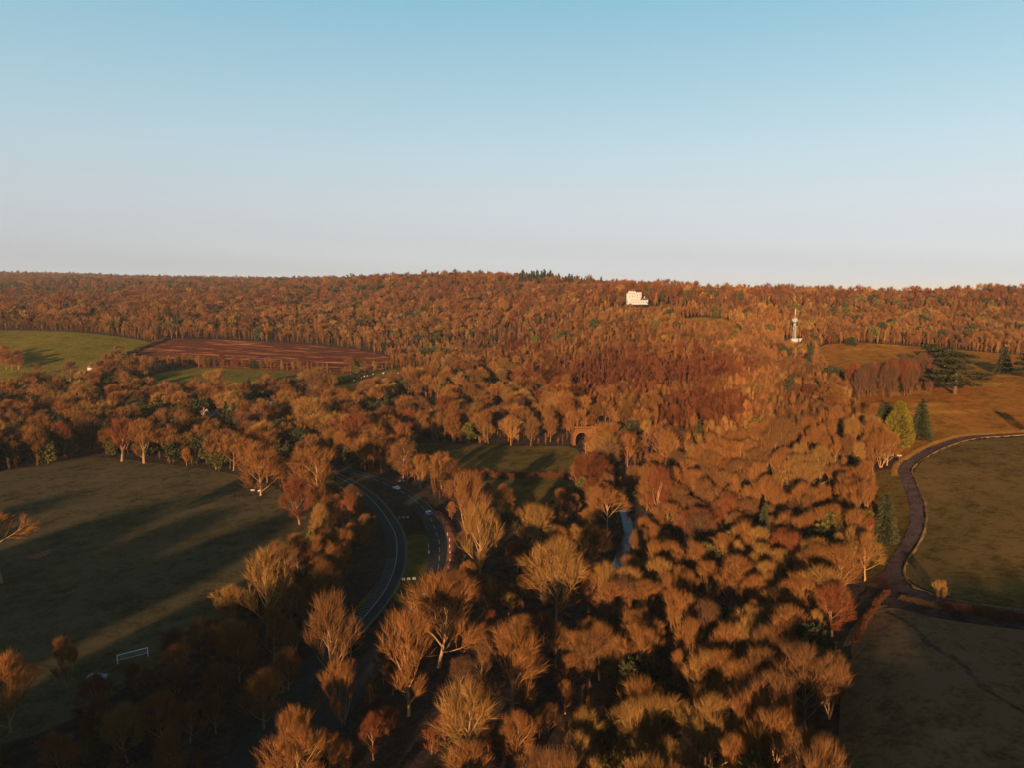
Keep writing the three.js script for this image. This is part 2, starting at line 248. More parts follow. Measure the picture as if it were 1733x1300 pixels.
er2('edge_line', ribbon(markedWest, -0.14, 0.14, 0.28, plain, 1), paint, wr);
er2('kerb', ribbon(markedWest, 3.65, 3.95, 0.36, plain, 1), kerbMat, wr);
er2('edge_line', ribbon(markedWest, 3.2, 3.32, 0.28, plain, 1), paint, wr);
{ // hatching strokes left of the line
  let acc = 0, k = 0; const L = offsetPath(westRoad, -0.3), M = offsetPath(westRoad, -3.6);
  for (let i = 1; i < westRoad.length - 3 && k < 70; i++) {
    acc += westRoad[i].distanceTo(westRoad[i - 1]);
    const n = Math.max(1, Math.round(westRoad[i].distanceTo(westRoad[i + 1]) / 3.2));
    for (let q = 0; q < n; q++) { const t = q / n, a = L[i].clone().lerp(L[i + 1], t), b = M[i].clone().lerp(M[i + 1], t); if (-a.z < 205 || -a.z > 258) continue; const s = L[i + 1].clone().sub(L[i]).normalize().multiplyScalar(1.2); b.add(s); er2('hatch_stroke', ribbon([a, b], -0.07, 0.07, 0.28, plain, 1), paint, wr); k++; }
  }
}
{ // dashes of the lane line
  let dist = 0; let seg = [];
  const fine = smoothPoly(eastRoad.filter((_, i) => i % 4 === 0), false, 30);
  for (let i = 1; i < fine.length; i++) { dist += fine[i].distanceTo(fine[i - 1]); const on = dist % 9 < 5.4; if (on) seg.push(fine[i]); if ((!on || i === fine.length - 1) && seg.length > 1) { const z = -seg[0].z; if (z > 190 && z < 420) er2('lane_dash', ribbon(seg, -0.13, 0.13, 0.28, plain, 1), paint, er); seg = []; } else if (!on) seg = []; }
}
er2('edge_line', ribbon(markedEast, 3.5, 3.62, 0.28, plain, 1), paint, er);
const bankPath = pathFrom([[742, 1002], [752, 985], [765, 955], [768, 925], [763, 900], [752, 882], [740, 868]]);
struct('road_bank', ribbon(bankPath, -2.6, 2.2, 0.12, (x, z) => { const k = 1 + 0.5 * fbm(x / 2, z / 2, 3, 5); return [0.23 * k, 0.085 * k, 0.05 * k]; }, 6, (x, z, i, t) => H(x, z) + 1.3 * Math.sin(Math.PI * t) * (0.8 + 0.4 * N2(x / 4, z / 4))), soilMat, 'reddish brown leaf-covered bank along the outside of the road bend', 'bank');
field('grass_median', [[664, 1010], [680, 975], [690, 942], [688, 912], [700, 905], [722, 908], [731, 925], [731, 945], [727, 970], [715, 1000], [690, 1030]], 3, 0.17, grassy([0.13, 0.12, 0.035], [0.09, 0.095, 0.03], 8, 15), 'grassy median between the two carriageways');
field('grass_verge', [[560, 1075], [600, 1030], [640, 985], [650, 962], [646, 985], [622, 1030], [590, 1070]], 3, 0.2, grassy([0.15, 0.13, 0.04], [0.1, 0.1, 0.03], 8, 16), 'narrow grass verge beside the hatched strip of the road');

const laneA = pathFrom([[2000, 728], [1850, 732], [1740, 735], [1690, 738], [1640, 742], [1588, 757], [1552, 776], [1530, 795], [1537, 820], [1548, 850], [1550, 885], [1536, 922], [1516, 952], [1510, 975], [1528, 998], [1570, 1015], [1640, 1029], [1733, 1043], [1950, 1070]], 26);
struct('lane', ribbon(laneA, -1.9, 1.9, 0.22, (x, z, t) => { const k = 1 + 0.3 * fbm(x / 4, z / 4, 3, 8); return [0.1 * k, 0.062 * k, 0.058 * k]; }, 5, undefined, 0.7), soilMat, 'purplish brown lane bending round the olive field', 'lane');
fences.push([laneA, 4.5]);
struct('lane_rim', ribbon(laneA, -3.0, -2.2, 0.14, (x, z, t) => { const k = 1 + 0.4 * fbm(x / 3, z / 3, 3, 9); return [0.2 * k, 0.115 * k, 0.05 * k]; }, 4, (x, z, i, t) => H(x, z) + 0.45 * Math.sin(Math.PI * clamp(t)), 0.5), soilMat, 'pale dry bank edging the olive field along the lane', 'bank');
field('track_junction', [[1500, 965], [1520, 955], [1524, 985], [1540, 1004], [1510, 1005], [1484, 998], [1470, 990], [1484, 975]], 3, 0.2, grassy([0.115, 0.075, 0.062], [0.1, 0.065, 0.05], 6, 17), 'bare earth turning place where lane and wood track meet', soilMat);
const woodTrack = pathFrom([[1486, 992], [1462, 1020], [1444, 1052], [1430, 1088], [1424, 1120]]);
struct('wood_track', ribbon(woodTrack, -1.5, 1.5, 0.16, (x, z) => { const k = 1 + 0.3 * fbm(x / 4, z / 4, 3, 8); return [0.06 * k, 0.045 * k, 0.036 * k]; }, 4, undefined, 0.7), soilMat, 'dark sunken track along the edge of the wood', 'track');
fences.push([woodTrack, 3]);
const foot = pathFrom([[1500, 1036], [1545, 1062], [1572, 1090], [1625, 1124], [1668, 1168], [1740, 1212], [1790, 1262], [1850, 1300]], 24);
struct('footpath', ribbon(foot, -0.6, 0.6, 0.14, (x, z) => { const k = 1 + 0.8 * fbm(x / 2.5, z / 2.5, 3, 6); return [0.12 * k, 0.07 * k, 0.042 * k]; }, 4, undefined, 0.7), soilMat, 'worn brown footpath running diagonally across the dark grass field', 'path');
struct('wheel_track', ribbon(pathFrom([[1432, 1095], [1448, 1062], [1478, 1034], [1500, 1026]]), -0.8, 0.8, 0.17, (x, z) => { const k = 1 + 0.4 * fbm(x / 3, z / 3, 3, 6); return [0.2 * k, 0.14 * k, 0.055 * k]; }, 3), soilMat, 'pale grass strip along the edge of the dark field', 'path');
const river = pathFrom([[1042, 996], [1048, 978], [1055, 950], [1063, 928], [1070, 905], [1067, 884], [1060, 862], [1050, 845]]);
const RIVER_W = 3.6;
struct('river', ribbon(river, -RIVER_W, RIVER_W, 0.16, plain, 3, (x, z, i) => H(river[i].x, river[i].z)), new THREE.MeshPhysicalMaterial({ color: lin(0.008, 0.035, 0.055), roughness: 0.05, ior: 1.33, specularIntensity: 0.6 }), 'narrow river between bare trees reflecting the blue sky', 'river');
fences.push([river, 4.6]);

// ---------------------------------------------------------------- plants: bare trees
const tmpA = V(), tmpB = V();
function bareTree({ seed, h, cw, clear, limbs = 8, br2 = 6, br3 = 5, twigs = 6, tw = 0.07, tl = 1.3, stems = 1, up = 0.5, sides = 5, trunkR = 0.022 }) {
  const R = RNG(seed), wood = [], crown = [];
  const cy = h * (1 + clear) / 2, ay = h * (1 - clear) / 2, ax = cw / 2;
  const lobes = [R() * 6.28, R() * 6.28, R() * 6.28];
  const envScale = (x, z, y) => 0.86 + 0.17 * Math.sin(Math.atan2(z, x) * 2 + y * 0.35 + lobes[0]) + 0.12 * Math.sin(Math.atan2(z, x) * 5 + y * 0.8 + lobes[1]);
  const dist = (p, d) => { const s = envScale(p.x + d.x, p.z + d.z, p.y); const a = ax * s, b = ay * (0.95 + 0.05 * s); const px = p.x / a, pz = p.z / a, py = (p.y - cy) / b, dx = d.x / a, dz = d.z / a, dy = d.y / b; const A = dx * dx + dy * dy + dz * dz, B = px * dx + py * dy + pz * dz, C = px * px + py * py + pz * pz - 1, D = B * B - A * C; return D < 0 ? 0 : Math.max(0, (-B + Math.sqrt(D)) / A); };
  const tube = (out, p0, p1, r0, r1, n) => {
    tmpA.copy(p1).sub(p0).normalize(); const u = V(tmpA.y, tmpA.z, tmpA.x).cross(tmpA).normalize(), w = tmpA.clone().cross(u);
    for (let i = 0; i < n; i++) { const a = i / n * 6.2832, b = (i + 1) / n * 6.2832; const q = (p, r, t) => [p.x + (u.x * Math.cos(t) + w.x * Math.sin(t)) * r, p.y + (u.y * Math.cos(t) + w.y * Math.sin(t)) * r, p.z + (u.z * Math.cos(t) + w.z * Math.sin(t)) * r]; const A = q(p0, r0, a), B = q(p0, r0, b), C = q(p1, r1, a), D = q(p1, r1, b); out.push(...A, ...B, ...C); if (r1 > 0.012) out.push(...B, ...D, ...C); }
  };
  const tilt = (d, ang, az) => { const u = V(d.y, d.z, d.x).cross(d).normalize(), w = d.clone().cross(u); return d.clone().multiplyScalar(Math.cos(ang)).addScaledVector(u, Math.sin(ang) * Math.cos(az)).addScaledVector(w, Math.sin(ang) * Math.sin(az)).normalize(); };
  const twig = (p, d, l, w) => { const s = V(R() - 0.5, R() - 0.5, R() - 0.5).cross(d).normalize().multiplyScalar(w / 2); const e = p.clone().addScaledVector(d, l); crown.push(p.x - s.x, p.y - s.y, p.z - s.z, p.x + s.x, p.y + s.y, p.z + s.z, e.x, e.y, e.z); };
  const grow = (p, d, len, r, level) => {
    const n = level === 1 ? 3 : level === 2 ? 2 : 1; let q = p.clone(), dir = d.clone(); const nodes = [[q.clone(), dir.clone(), 0]];
    for (let i = 0; i < n; i++) { dir.add(V((R() - 0.5) * 0.28, up * 0.22 + (R() - 0.5) * 0.2, (R() - 0.5) * 0.28)).normalize(); const e = q.clone().addScaledVector(dir, len / n); const r0 = r * (1 - 0.75 * i / n), r1 = r * (1 - 0.75 * (i + 1) / n); tube(level === 1 ? wood : crown, q, e, r0, level === 3 ? 0.005 : r1, level === 1 ? 4 : 3); q = e; nodes.push([q.clone(), dir.clone(), (i + 1) / n]); }
    const at = t => { const f = Math.min(n - 1e-6, t * n), i = Math.floor(f); return [nodes[i][0].clone().lerp(nodes[i + 1][0], f - i), nodes[i + 1][1]]; };
    const kids = level === 1 ? br2 : level === 2 ? br3 : twigs;
    for (let k = 0; k < kids; k++) {
      const t = level === 3 ? 0.15 + 0.85 * (k + R()) / kids : k === kids - 1 ? 1 : 0.28 + 0.7 * (k + R() * 0.8) / kids; const [b, bd] = at(t);
      const nd = tilt(bd, (level === 3 ? 0.14 + 0.5 * R() : t === 1 ? 0.15 : 0.45 + 0.4 * R()), R() * 6.2832); nd.y += up * 0.35; nd.normalize();
      if (level === 3) { twig(b, nd, tl * (0.6 + 0.7 * R()), tw); continue; }
      const room = dist(b, nd), want = len * (level === 1 ? 0.62 : 0.6) * (1.05 - 0.35 * t) * (0.8 + 0.5 * R());
      const l = Math.min(want, room * 0.92 + 0.25); if (l < 0.35) continue;
      grow(b, nd, l, r * 0.42, level + 1);
    }
  };
  for (let s = 0; s < stems; s++) {
    let q = V(stems > 1 ? (R() - 0.5) * 0.8 : 0, -0.5, stems > 1 ? (R() - 0.5) * 0.8 : 0), dir = stems > 1 ? V(Math.cos(s * 6.2832 / stems + R()) * 0.35, 1, Math.sin(s * 6.2832 / stems + R()) * 0.35).normalize() : V(0, 1, 0);
    const tr0 = h * trunkR / Math.sqrt(stems), segs = 6, top = h * (clear + (1 - clear) * 0.62), nodes = [q.clone()];
    for (let i = 0; i < segs; i++) { dir.add(V((R() - 0.5) * 0.16, 0.1, (R() - 0.5) * 0.16)).normalize(); const e = q.clone().addScaledVector(dir, (top + 0.5) / segs); tube(wood, q, e, tr0 * (1 - 0.78 * i / segs) * (i ? 1 : 1.25), tr0 * (1 - 0.78 * (i + 1) / segs), sides); q = e; nodes.push(q.clone()); }
    const nl = Math.max(3, Math.round(limbs / stems));
    for (let k = 0; k < nl; k++) {
      const t = clear * 0.85 / (clear + (1 - clear) * 0.62) + (1 - clear * 0.85 / (clear + (1 - clear) * 0.62)) * (k + 0.3 * R()) / (nl - 0.7); const f = Math.min(segs - 1e-6, clamp(t) * segs), i = Math.floor(f), b = nodes[i].clone().lerp(nodes[i + 1], f - i);
      const az = k * 2.39996 + R() * 0.8 + s, el = THREE.MathUtils.lerp(0.35, 1.15, (k / nl)) + (R() - 0.5) * 0.3 + up * 0.25; const d = V(Math.cos(az) * Math.cos(el), Math.sin(el), Math.sin(az) * Math.cos(el));
      grow(b, d, dist(b, d) * (0.72 + 0.2 * R()), tr0 * 0.42, 1);
    }
  }
  const geo = a => { const g = new THREE.BufferGeometry(); g.setAttribute('position', new THREE.Float32BufferAttribute(a, 3)); g.computeVertexNormals(); return g; };
  return { wood: geo(wood), crown: geo(crown), h, cw };
}
// foliage made of many small leaf faces inside a shape
function leafGeo(seed, n, size, sample, droop = 0) {
  const R = RNG(seed), a = [];
  for (let i = 0; i < n; i++) { const [x, y, z, ox, oy, oz] = sample(R), s = size * (0.6 + 0.8 * R()); const d = V(ox + (R() - 0.5) * 0.9, oy + (R() - 0.5) * 0.9 - droop, oz + (R() - 0.5) * 0.9).normalize(), w = V(R() - 0.5, R() - 0.5, R() - 0.5).cross(d).normalize().multiplyScalar(s * 0.42); a.push(x - w.x, y - w.y, z - w.z, x + w.x, y + w.y, z + w.z, x + d.x * s, y + d.y * s, z + d.z * s); }
  const g = new THREE.BufferGeometry(); g.setAttribute('position', new THREE.Float32BufferAttribute(a, 3)); g.computeVertexNormals(); return g;
}
const trunkGeo = (h, r, lean = 0) => bar(V(0, -0.6, 0), V(lean, h, 0), r, 7, r * 0.35).toNonIndexed();
function coniferSample(h, w, base = 0.08, pw = 0.85) { return R => { const t = Math.pow(R(), 0.62), y = h * (base + (1 - base) * (1 - t)), layer = Math.floor(y / (h * 0.075)) * h * 0.075, az = R() * 6.2832, k = 0.55 + 0.45 * Math.abs(Math.sin(az * 3.5 + layer * 3.1)), rr = w / 2 * Math.pow(t, pw) * k * Math.sqrt(0.15 + 0.85 * R()); return [Math.cos(az) * rr, layer + (y - layer) * 0.55 - rr * 0.16, Math.sin(az) * rr, Math.cos(az), -0.15, Math.sin(az)]; }; }
function flameSample(h, w) { return R => { const v = R(), y = h * (0.03 + 0.97 * v), prof = Math.pow(Math.sin(Math.PI * Math.pow(0.1 + 0.9 * v, 0.62) * 0.985 + 0.02), 0.8), az = R() * 6.2832, rr = w / 2 * prof * (0.72 + 0.28 * Math.sqrt(R())) * (1 + 0.1 * Math.sin(az * 4 + y)); return [Math.cos(az) * rr, y, Math.sin(az) * rr, Math.cos(az) * 0.7, 0.8, Math.sin(az) * 0.7]; }; }
function cedarSample(seed, h, w) { // flat spreading plates of foliage
  const Q = RNG(seed), plates = []; for (let i = 0; i < 16; i++) { const t = i / 15, y = h * (0.26 + 0.72 * t), az = i * 2.4 + Q(), r = w / 2 * (1 - 0.72 * t * t) * (0.4 + 0.35 * Q()); plates.push([Math.cos(az) * r, y, Math.sin(az) * r, w * (0.24 - 0.1 * t) * (0.8 + 0.5 * Q())]); }
  return R => { const p = plates[Math.floor(R() * plates.length)], az = R() * 6.2832, rr = p[3] * Math.sqrt(R()); return [p[0] + Math.cos(az) * rr, p[1] + (R() - 0.5) * h * 0.035 - rr * 0.05, p[2] + Math.sin(az) * rr, Math.cos(az) * 0.8, 0.35, Math.sin(az) * 0.8]; };
}
function roundSample(seed, h, w, low = 0.12) { // clumped evergreen crown
  const Q = RNG(seed), cl = []; for (let i = 0; i < 22; i++) { const az = Q() * 6.28, v = Q(), y = h * (low + (0.92 - low) * v), r = w / 2 * Math.sqrt(Math.max(0.05, 1 - Math.pow(2 * v - 0.85, 2))) * 0.75 * Math.sqrt(0.2 + 0.8 * Q()); cl.push([Math.cos(az) * r, y, Math.sin(az) * r, w * (0.13 + 0.09 * Q())]); }
  return R => { const p = cl[Math.floor(R() * cl.length)], u = R() * 2 - 1, az = R() * 6.2832, s = Math.sqrt(1 - u * u), q = p[3] * (0.75 + 0.3 * R()); return [p[0] + Math.cos(az) * s * q, p[1] + u * q * 0.85, p[2] + Math.sin(az) * s * q, Math.cos(az) * s, u + 0.3, Math.sin(az) * s]; };
}
const tones = { gold: [0.215, 0.104, 0.029], orange: [0.192, 0.076, 0.022], brown: [0.14, 0.061, 0.022], russet: [0.15, 0.045, 0.017], dusky: [0.1, 0.046, 0.023] };
const toneWord = { gold: 'golden', orange: 'orange-brown', brown: 'brown', russet: 'russet', dusky: 'dull brown' };
const twigMats = {}, barkMats = {};
for (const k in tones) { twigMats[k] = matte(tones[k]); barkMats[k] = matte(mixc(tones[k], [0.34, 0.2, 0.1], 0.6)); }
// near variants: a metre of height each is scaled to the tree wanted
const protos = {
  broad: [11, 12, 13, 14, 15].map(s => bareTree({ seed: s, h: 14, cw: 13.5, clear: 0.12, limbs: 12, br2: 7, br3: 7, twigs: 9, tw: 0.06, tl: 2.0, up: 0.55 })),
  oval: [21, 22, 23, 24].map(s => bareTree({ seed: s, h: 14, cw: 9.5, clear: 0.12, limbs: 12, br2: 6, br3: 6, twigs: 9, tw: 0.06, tl: 1.9, up: 0.9 })),
  fan: [31, 32, 33, 34].map(s => bareTree({ seed: s, h: 13, cw: 10, clear: 0.12, stems: 4, limbs: 16, br2: 5, br3: 6, twigs: 9, tw: 0.06, tl: 2.0, up: 1.3 })),
  narrow: [41, 42].map(s => bareTree({ seed: s, h: 15, cw: 6, clear: 0.2, limbs: 12, br2: 5, br3: 5, twigs: 9, tw: 0.06, tl: 1.9, up: 1.3 })),
  umbrella: [51].map(s => bareTree({ seed: s, h: 16, cw: 12, clear: 0.52, limbs: 9, br2: 7, br3: 6, twigs: 10, tw: 0.06, tl: 1.5, up: 0.3 })),
  shrub: [61, 62, 63].map(s => bareTree({ seed: s, h: 5, cw: 6, clear: 0.05, stems: 5, limbs: 15, br2: 5, br3: 4, twigs: 7, tw: 0.06, tl: 0.7, up: 0.8 })),
};
const shapeRatio = { broad: 13 / 14, oval: 9 / 14, fan: 10 / 13, narrow: 0.4, umbrella: 0.75, shrub: 1.2 };
const midTrees = [[71, 6.8, 1.2], [72, 5.8, 1.5], [73, 8.2, 0.8], [74, 4.8, 1.8], [75, 7, 1.2]].map(([s, cw, up]) => bareTree({ seed: s, h: 13, cw, clear: 0.18, limbs: 9, br2: 5, br3: 4, twigs: 8, tw: 0.1, tl: 2.5, up, sides: 4 }));
const wideTrees = [[76, 12, 0.5], [77, 13, 0.4], [78, 10, 0.8]].map(([s, cw, up]) => bareTree({ seed: s, h: 14, cw, clear: 0.16, limbs: 9, br2: 6, br3: 5, twigs: 9, tw: 0.1, tl: 2.3, up, sides: 4 }));
const farTrees = [[81, 9, 0.6], [82, 8, 0.9], [83, 11, 0.4]].map(([s, cw, up]) => bareTree({ seed: s, h: 13, cw, clear: 0.14, limbs: 7, br2: 4, br3: 4, twigs: 5, tw: 0.28, tl: 2.6, up, sides: 3 }));
const whole = t => mergeGeometries([t.wood, t.crown]);

// ---- where the trees stand
const ribbonsClear = fences.map(([p, w]) => { let x0 = 1e9, x1 = -1e9, z0 = 1e9, z1 = -1e9; for (const q of p) { x0 = Math.min(x0, q.x); x1 = Math.max(x1, q.x); z0 = Math.min(z0, q.z); z1 = Math.max(z1, q.z); } return { p, w, x0: x0 - w, x1: x1 + w, z0: z0 - w, z1: z1 + w }; });
openAreas.push(smoothPoly([[716, 790], [860, 796], [992, 792], [985, 818], [860, 820], [735, 818]].map(p => hit(...p))));
openAreas.push(smoothPoly([[1500, 1000], [1540, 1006], [1640, 1030], [1760, 1050], [1900, 1075], [1900, 1100], [1733, 1070], [1600, 1052], [1500, 1034], [1450, 1070], [1436, 1100], [1428, 1090], [1450, 1040]].map(p => hit(...p))));
const areaBoxes = openAreas.map(p => { let x0 = 1e9, x1 = -1e9, z0 = 1e9, z1 = -1e9; for (const q of p) { x0 = Math.min(x0, q.x); x1 = Math.max(x1, q.x); z0 = Math.min(z0, q.z); z1 = Math.max(z1, q.z); } return { p, x0, x1, z0, z1 }; });
const keepClear = []; // [x, z, r] round buildings and hero trees
function isOpen(x, z) {
  for (const a of areaBoxes) if (x > a.x0 && x < a.x1 && z > a.z0 && z < a.z1 && inside(a.p, x, z)) return true;
  for (const a of ribbonsClear) if (x > a.x0 && x < a.x1 && z > a.z0 && z < a.z1) for (let i = 1; i < a.p.length; i++) { const A = a.p[i - 1], B = a.p[i], dx = B.x - A.x, dz = B.z - A.z, t = clamp(((x - A.x) * dx + (z - A.z) * dz) / (dx * dx + dz * dz + 1e-9)); if ((A.x + dx * t - x) ** 2 + (A.z + dz * t - z) ** 2 < a.w * a.w) return true; }
  for (const [cx, cz, r] of keepClear) if ((cx - x) ** 2 + (cz - z) ** 2 < r * r) return true;
  return false;
}
const specs = []; // every bare tree: {x, z, y, s, yaw, shape, v, tone, tint, label?, group?}
const TR = RNG(2024);
const pick = a => a[Math.floor(TR() * a.length)];
function addTree(x, z, h, shape, tone, o = {}) { const P = protos[shape], v = Math.floor(TR() * P.length); specs.push({ x, z, y: H(x, z), h, s: h / P[v].h, wide: (o.wide ?? 1) * (0.92 + 0.16 * TR()), yaw: TR() * 6.2832, shape, v, tone, tint: 0.8 + 0.4 * TR(), ...o }); }
function hero(px, py, wpx, shape, tone, label, o = {}) { // crown centre and width in the photograph
  let h = 13, p, w; const mid = shape === 'umbrella' ? 0.72 : shape === 'shrub' ? 0.5 : 0.58;
  for (let k = 0; k < 4; k++) { p = hit(px, py, h * mid); const d = Math.hypot(p.x, CAM_H - p.y, p.z); w = wpx * d / FOC; h = clamp(w / shapeRatio[shape] * (o.tall ?? 1), shape === 'shrub' ? 2.5 : 7, 24); }
  addTree(p.x, p.z, h, shape, tone, { label, hero: true, wide: clamp(w / (h * shapeRatio[shape]), 0.7, 1.5), ...o });
  keepClear.push([p.x, p.z, w * (o.clearance ?? 0.42)]); return p;
}
const buildings = [ // trees stay off these
  [1077, 516, 20], [1519, 765, 9], [1512, 775, 8], [1506, 768, 7], [1343, 579, 14], [1343, 586, 12], [1343, 592, 11], [1342, 598, 10], [988, 750, 13], [984, 757, 9], [996, 757, 9], [981, 764, 8], [994, 764, 7], [360, 712, 12], [340, 717, 9], [322, 722, 9], [303, 727, 9], [284, 732, 8], [358, 718, 10], [357, 724, 10], [356, 730, 10], [355, 736, 9], [446, 696, 10], [458, 695, 9], [436, 690, 9], [460, 688, 9], [440, 700, 8], [18, 708, 8], [160, 626, 8], [185, 624, 8], [22, 702, 8], [440, 690, 9]];
for (const [a, b, r] of buildings) { const p = hit(a, b); keepClear.push([p.x, p.z, r]); }
{ const p = hit(227, 1112); keepClear.push([p.x, p.z, 9]); const q = hit(165, 1152); keepClear.push([q.x, q.z, 7]); }
const T_ = (...a) => hero(...a);
T_(790, 1228, 118, 'broad', 'gold', 'golden bare tree with pale forked trunk rising from deep shade', { tall: 1.05 });
T_(868, 1128, 124, 'broad', 'orange', 'wide domed bare tree on the dark valley floor beside the river wood');
T_(742, 1046, 158, 'broad', 'orange', 'very broad bushy bare tree at the bottom of the road bend');
T_(690, 1118, 100, 'oval', 'orange', 'ragged orange-brown tree below the broad bushy roadside tree');
T_(578, 1168, 72, 'fan', 'orange', 'small upright bare tree alone in deep shade below the road');
T_(560, 1078, 84, 'oval', 'brown', 'brown tree leaning over the end of the hatched road strip', { tall: 1.1 });
T_(450, 1000, 78, 'oval', 'gold', 'tall pale-limbed tree beside the edge of the playing field', { tall: 1.25 });
T_(492, 1022, 62, 'broad', 'gold', 'pale-limbed tree crowding the taller one at the field edge');
T_(445, 1182, 78, 'broad', 'orange', 'round low bare tree in the shaded corner below the road');
T_(487, 1132, 58, 'broad', 'orange', 'small round tree just above the round low tree in shade');
T_(500, 1250, 72, 'fan', 'orange', 'upright tree beside the bottom of the road with only its top lit');
T_(284, 1288, 58, 'fan', 'orange', 'lone bright treetop rising out of black shade');
T_(500, 1296, 104, 'broad', 'orange', 'broad lit treetop cut by the bottom of the valley shade');
T_(112, 1120, 50, 'fan', 'orange', 'small orange tree on the near edge of the playing field');
T_(12, 1170, 92, 'broad', 'orange', 'large bare tree at the shaded corner of the playing field');
T_(792, 848, 84, 'fan', 'orange', 'fan-shaped tree with upswept limbs above the brown road bank');
T_(812, 912, 76, 'oval', 'gold', 'dense golden tree below the fan-shaped roadside tree', { tall: 1.15 });
T_(902, 896, 84, 'broad', 'gold', 'flat-topped golden tree beside the shaded meadow', { tall: 0.9 });
T_(942, 980, 128, 'broad', 'gold', 'spreading golden tree with a thick lit trunk near the river', { tall: 1.05 });
T_(1028, 862, 74, 'umbrella', 'orange', 'umbrella-crowned tree on a long bare trunk beside the river', { tall: 1.15 });
T_(1003, 930, 52, 'oval', 'orange', 'thin tangled tree on the river bank');
T_(1112, 838, 62, 'oval', 'russet', 'rounded reddish tree across the river from the umbrella tree');
T_(535, 800, 88, 'broad', 'orange', 'bright domed tree above the rounded red tree at the field corner');
T_(506, 846, 66, 'broad', 'russet', 'rounded red tree at the corner of the playing field');
T_(440, 792, 84, 'broad', 'orange', 'wide tree at the far edge of the playing field');
T_(204, 742, 50, 'oval', 'russet', 'reddish oval tree with pale trunk at the top of the playing field');
T_(242, 745, 52, 'oval', 'orange', 'pale-trunked tree beside the reddish oval tree above the playing field');
T_(712, 796, 40, 'fan', 'orange', 'small upright tree standing alone above the road');
T_(682, 774, 58, 'broad', 'brown', 'low spreading tree beside the small upright roadside tree');
T_(528, 705, 90, 'broad', 'gold', 'large golden tree behind the shaded houses');
T_(596, 735, 76, 'broad', 'russet', 'glowing red-orange tree above the dark road cutting');
T_(1590, 1002, 28, 'shrub', 'gold', 'small golden bush standing alone on the lane edge', { tall: 1.3 });
T_(365, 648, 66, 'fan', 'gold', 'pale golden clump of slender trees below the green pasture', { tall: 1.0 });
T_(536, 652, 50, 'broad', 'brown', 'dark-trunked tree at the end of the narrow pasture');
T_(-4, 905, 84, 'umbrella', 'orange', 'tall high-crowned bare tree at the side of the playing field', { tall: 1.1 });
T_(-62, 915, 80, 'umbrella', 'orange', 'second high-crowned bare tree at the side of the playing field', { tall: 1.1 });
T_(118, 626, 26, 'broad', 'brown', 'single tree in the broad yellow-green pasture');
T_(66, 625, 16, 'broad', 'brown', 'small lone tree out in the broad yellow-green pasture');
T_(245, 620, 22, 'oval', 'orange', 'tree at the lower corner of the ploughed field');
T_(425, 612, 16, 'broad', 'brown', 'thin tree on the lower edge of the ploughed field');

// the woods, scattered: each band of distance has its own spacing
const near = (px, py, a, b, rx, ry) => ((px - a) / rx) ** 2 + ((py - b) / ry) ** 2 < 1;
function woodKind(px, py, x, z) { // look of the wood at a place
  const n = fbm(x / 45, z / 45, 3, 40), m = fbm(x / 140, z / 140, 2, 44);
  const g = (cx, cy, rx, ry) => Math.exp(-(((px - cx) / rx) ** 2) - ((py - cy) / ry) ** 2);
  const red = 1.25 * Math.max(g(1080, 628, 170, 36), g(1190, 692, 90, 32), g(960, 640, 90, 40) * 0.8, g(1230, 622, 80, 24), g(900, 585, 120, 40) * 0.5) - 0.8 * g(1370, 620, 110, 70) + 0.9 * n + 0.4 * m + 0.5 * (TR() - 0.5);
  if (red > 0.5) return ['russet', 0.78]; if (red > 0.4) return ['orange', 0.85];
  if (TR() < sstep(545, 500, py) * 0.75) return [n > 0.05 ? 'brown' : n > -0.2 ? 'russet' : 'dusky', 0.95];
  if (TR() < 0.12) return [TR() < 0.5 ? 'dusky' : 'brown', 1.1];
  return [n > 0.12 ? 'gold' : n > -0.12 ? 'orange' : n > -0.25 ? 'brown' : 'russet', 1];
}
const mids = [], fars = [], evergreens = [];
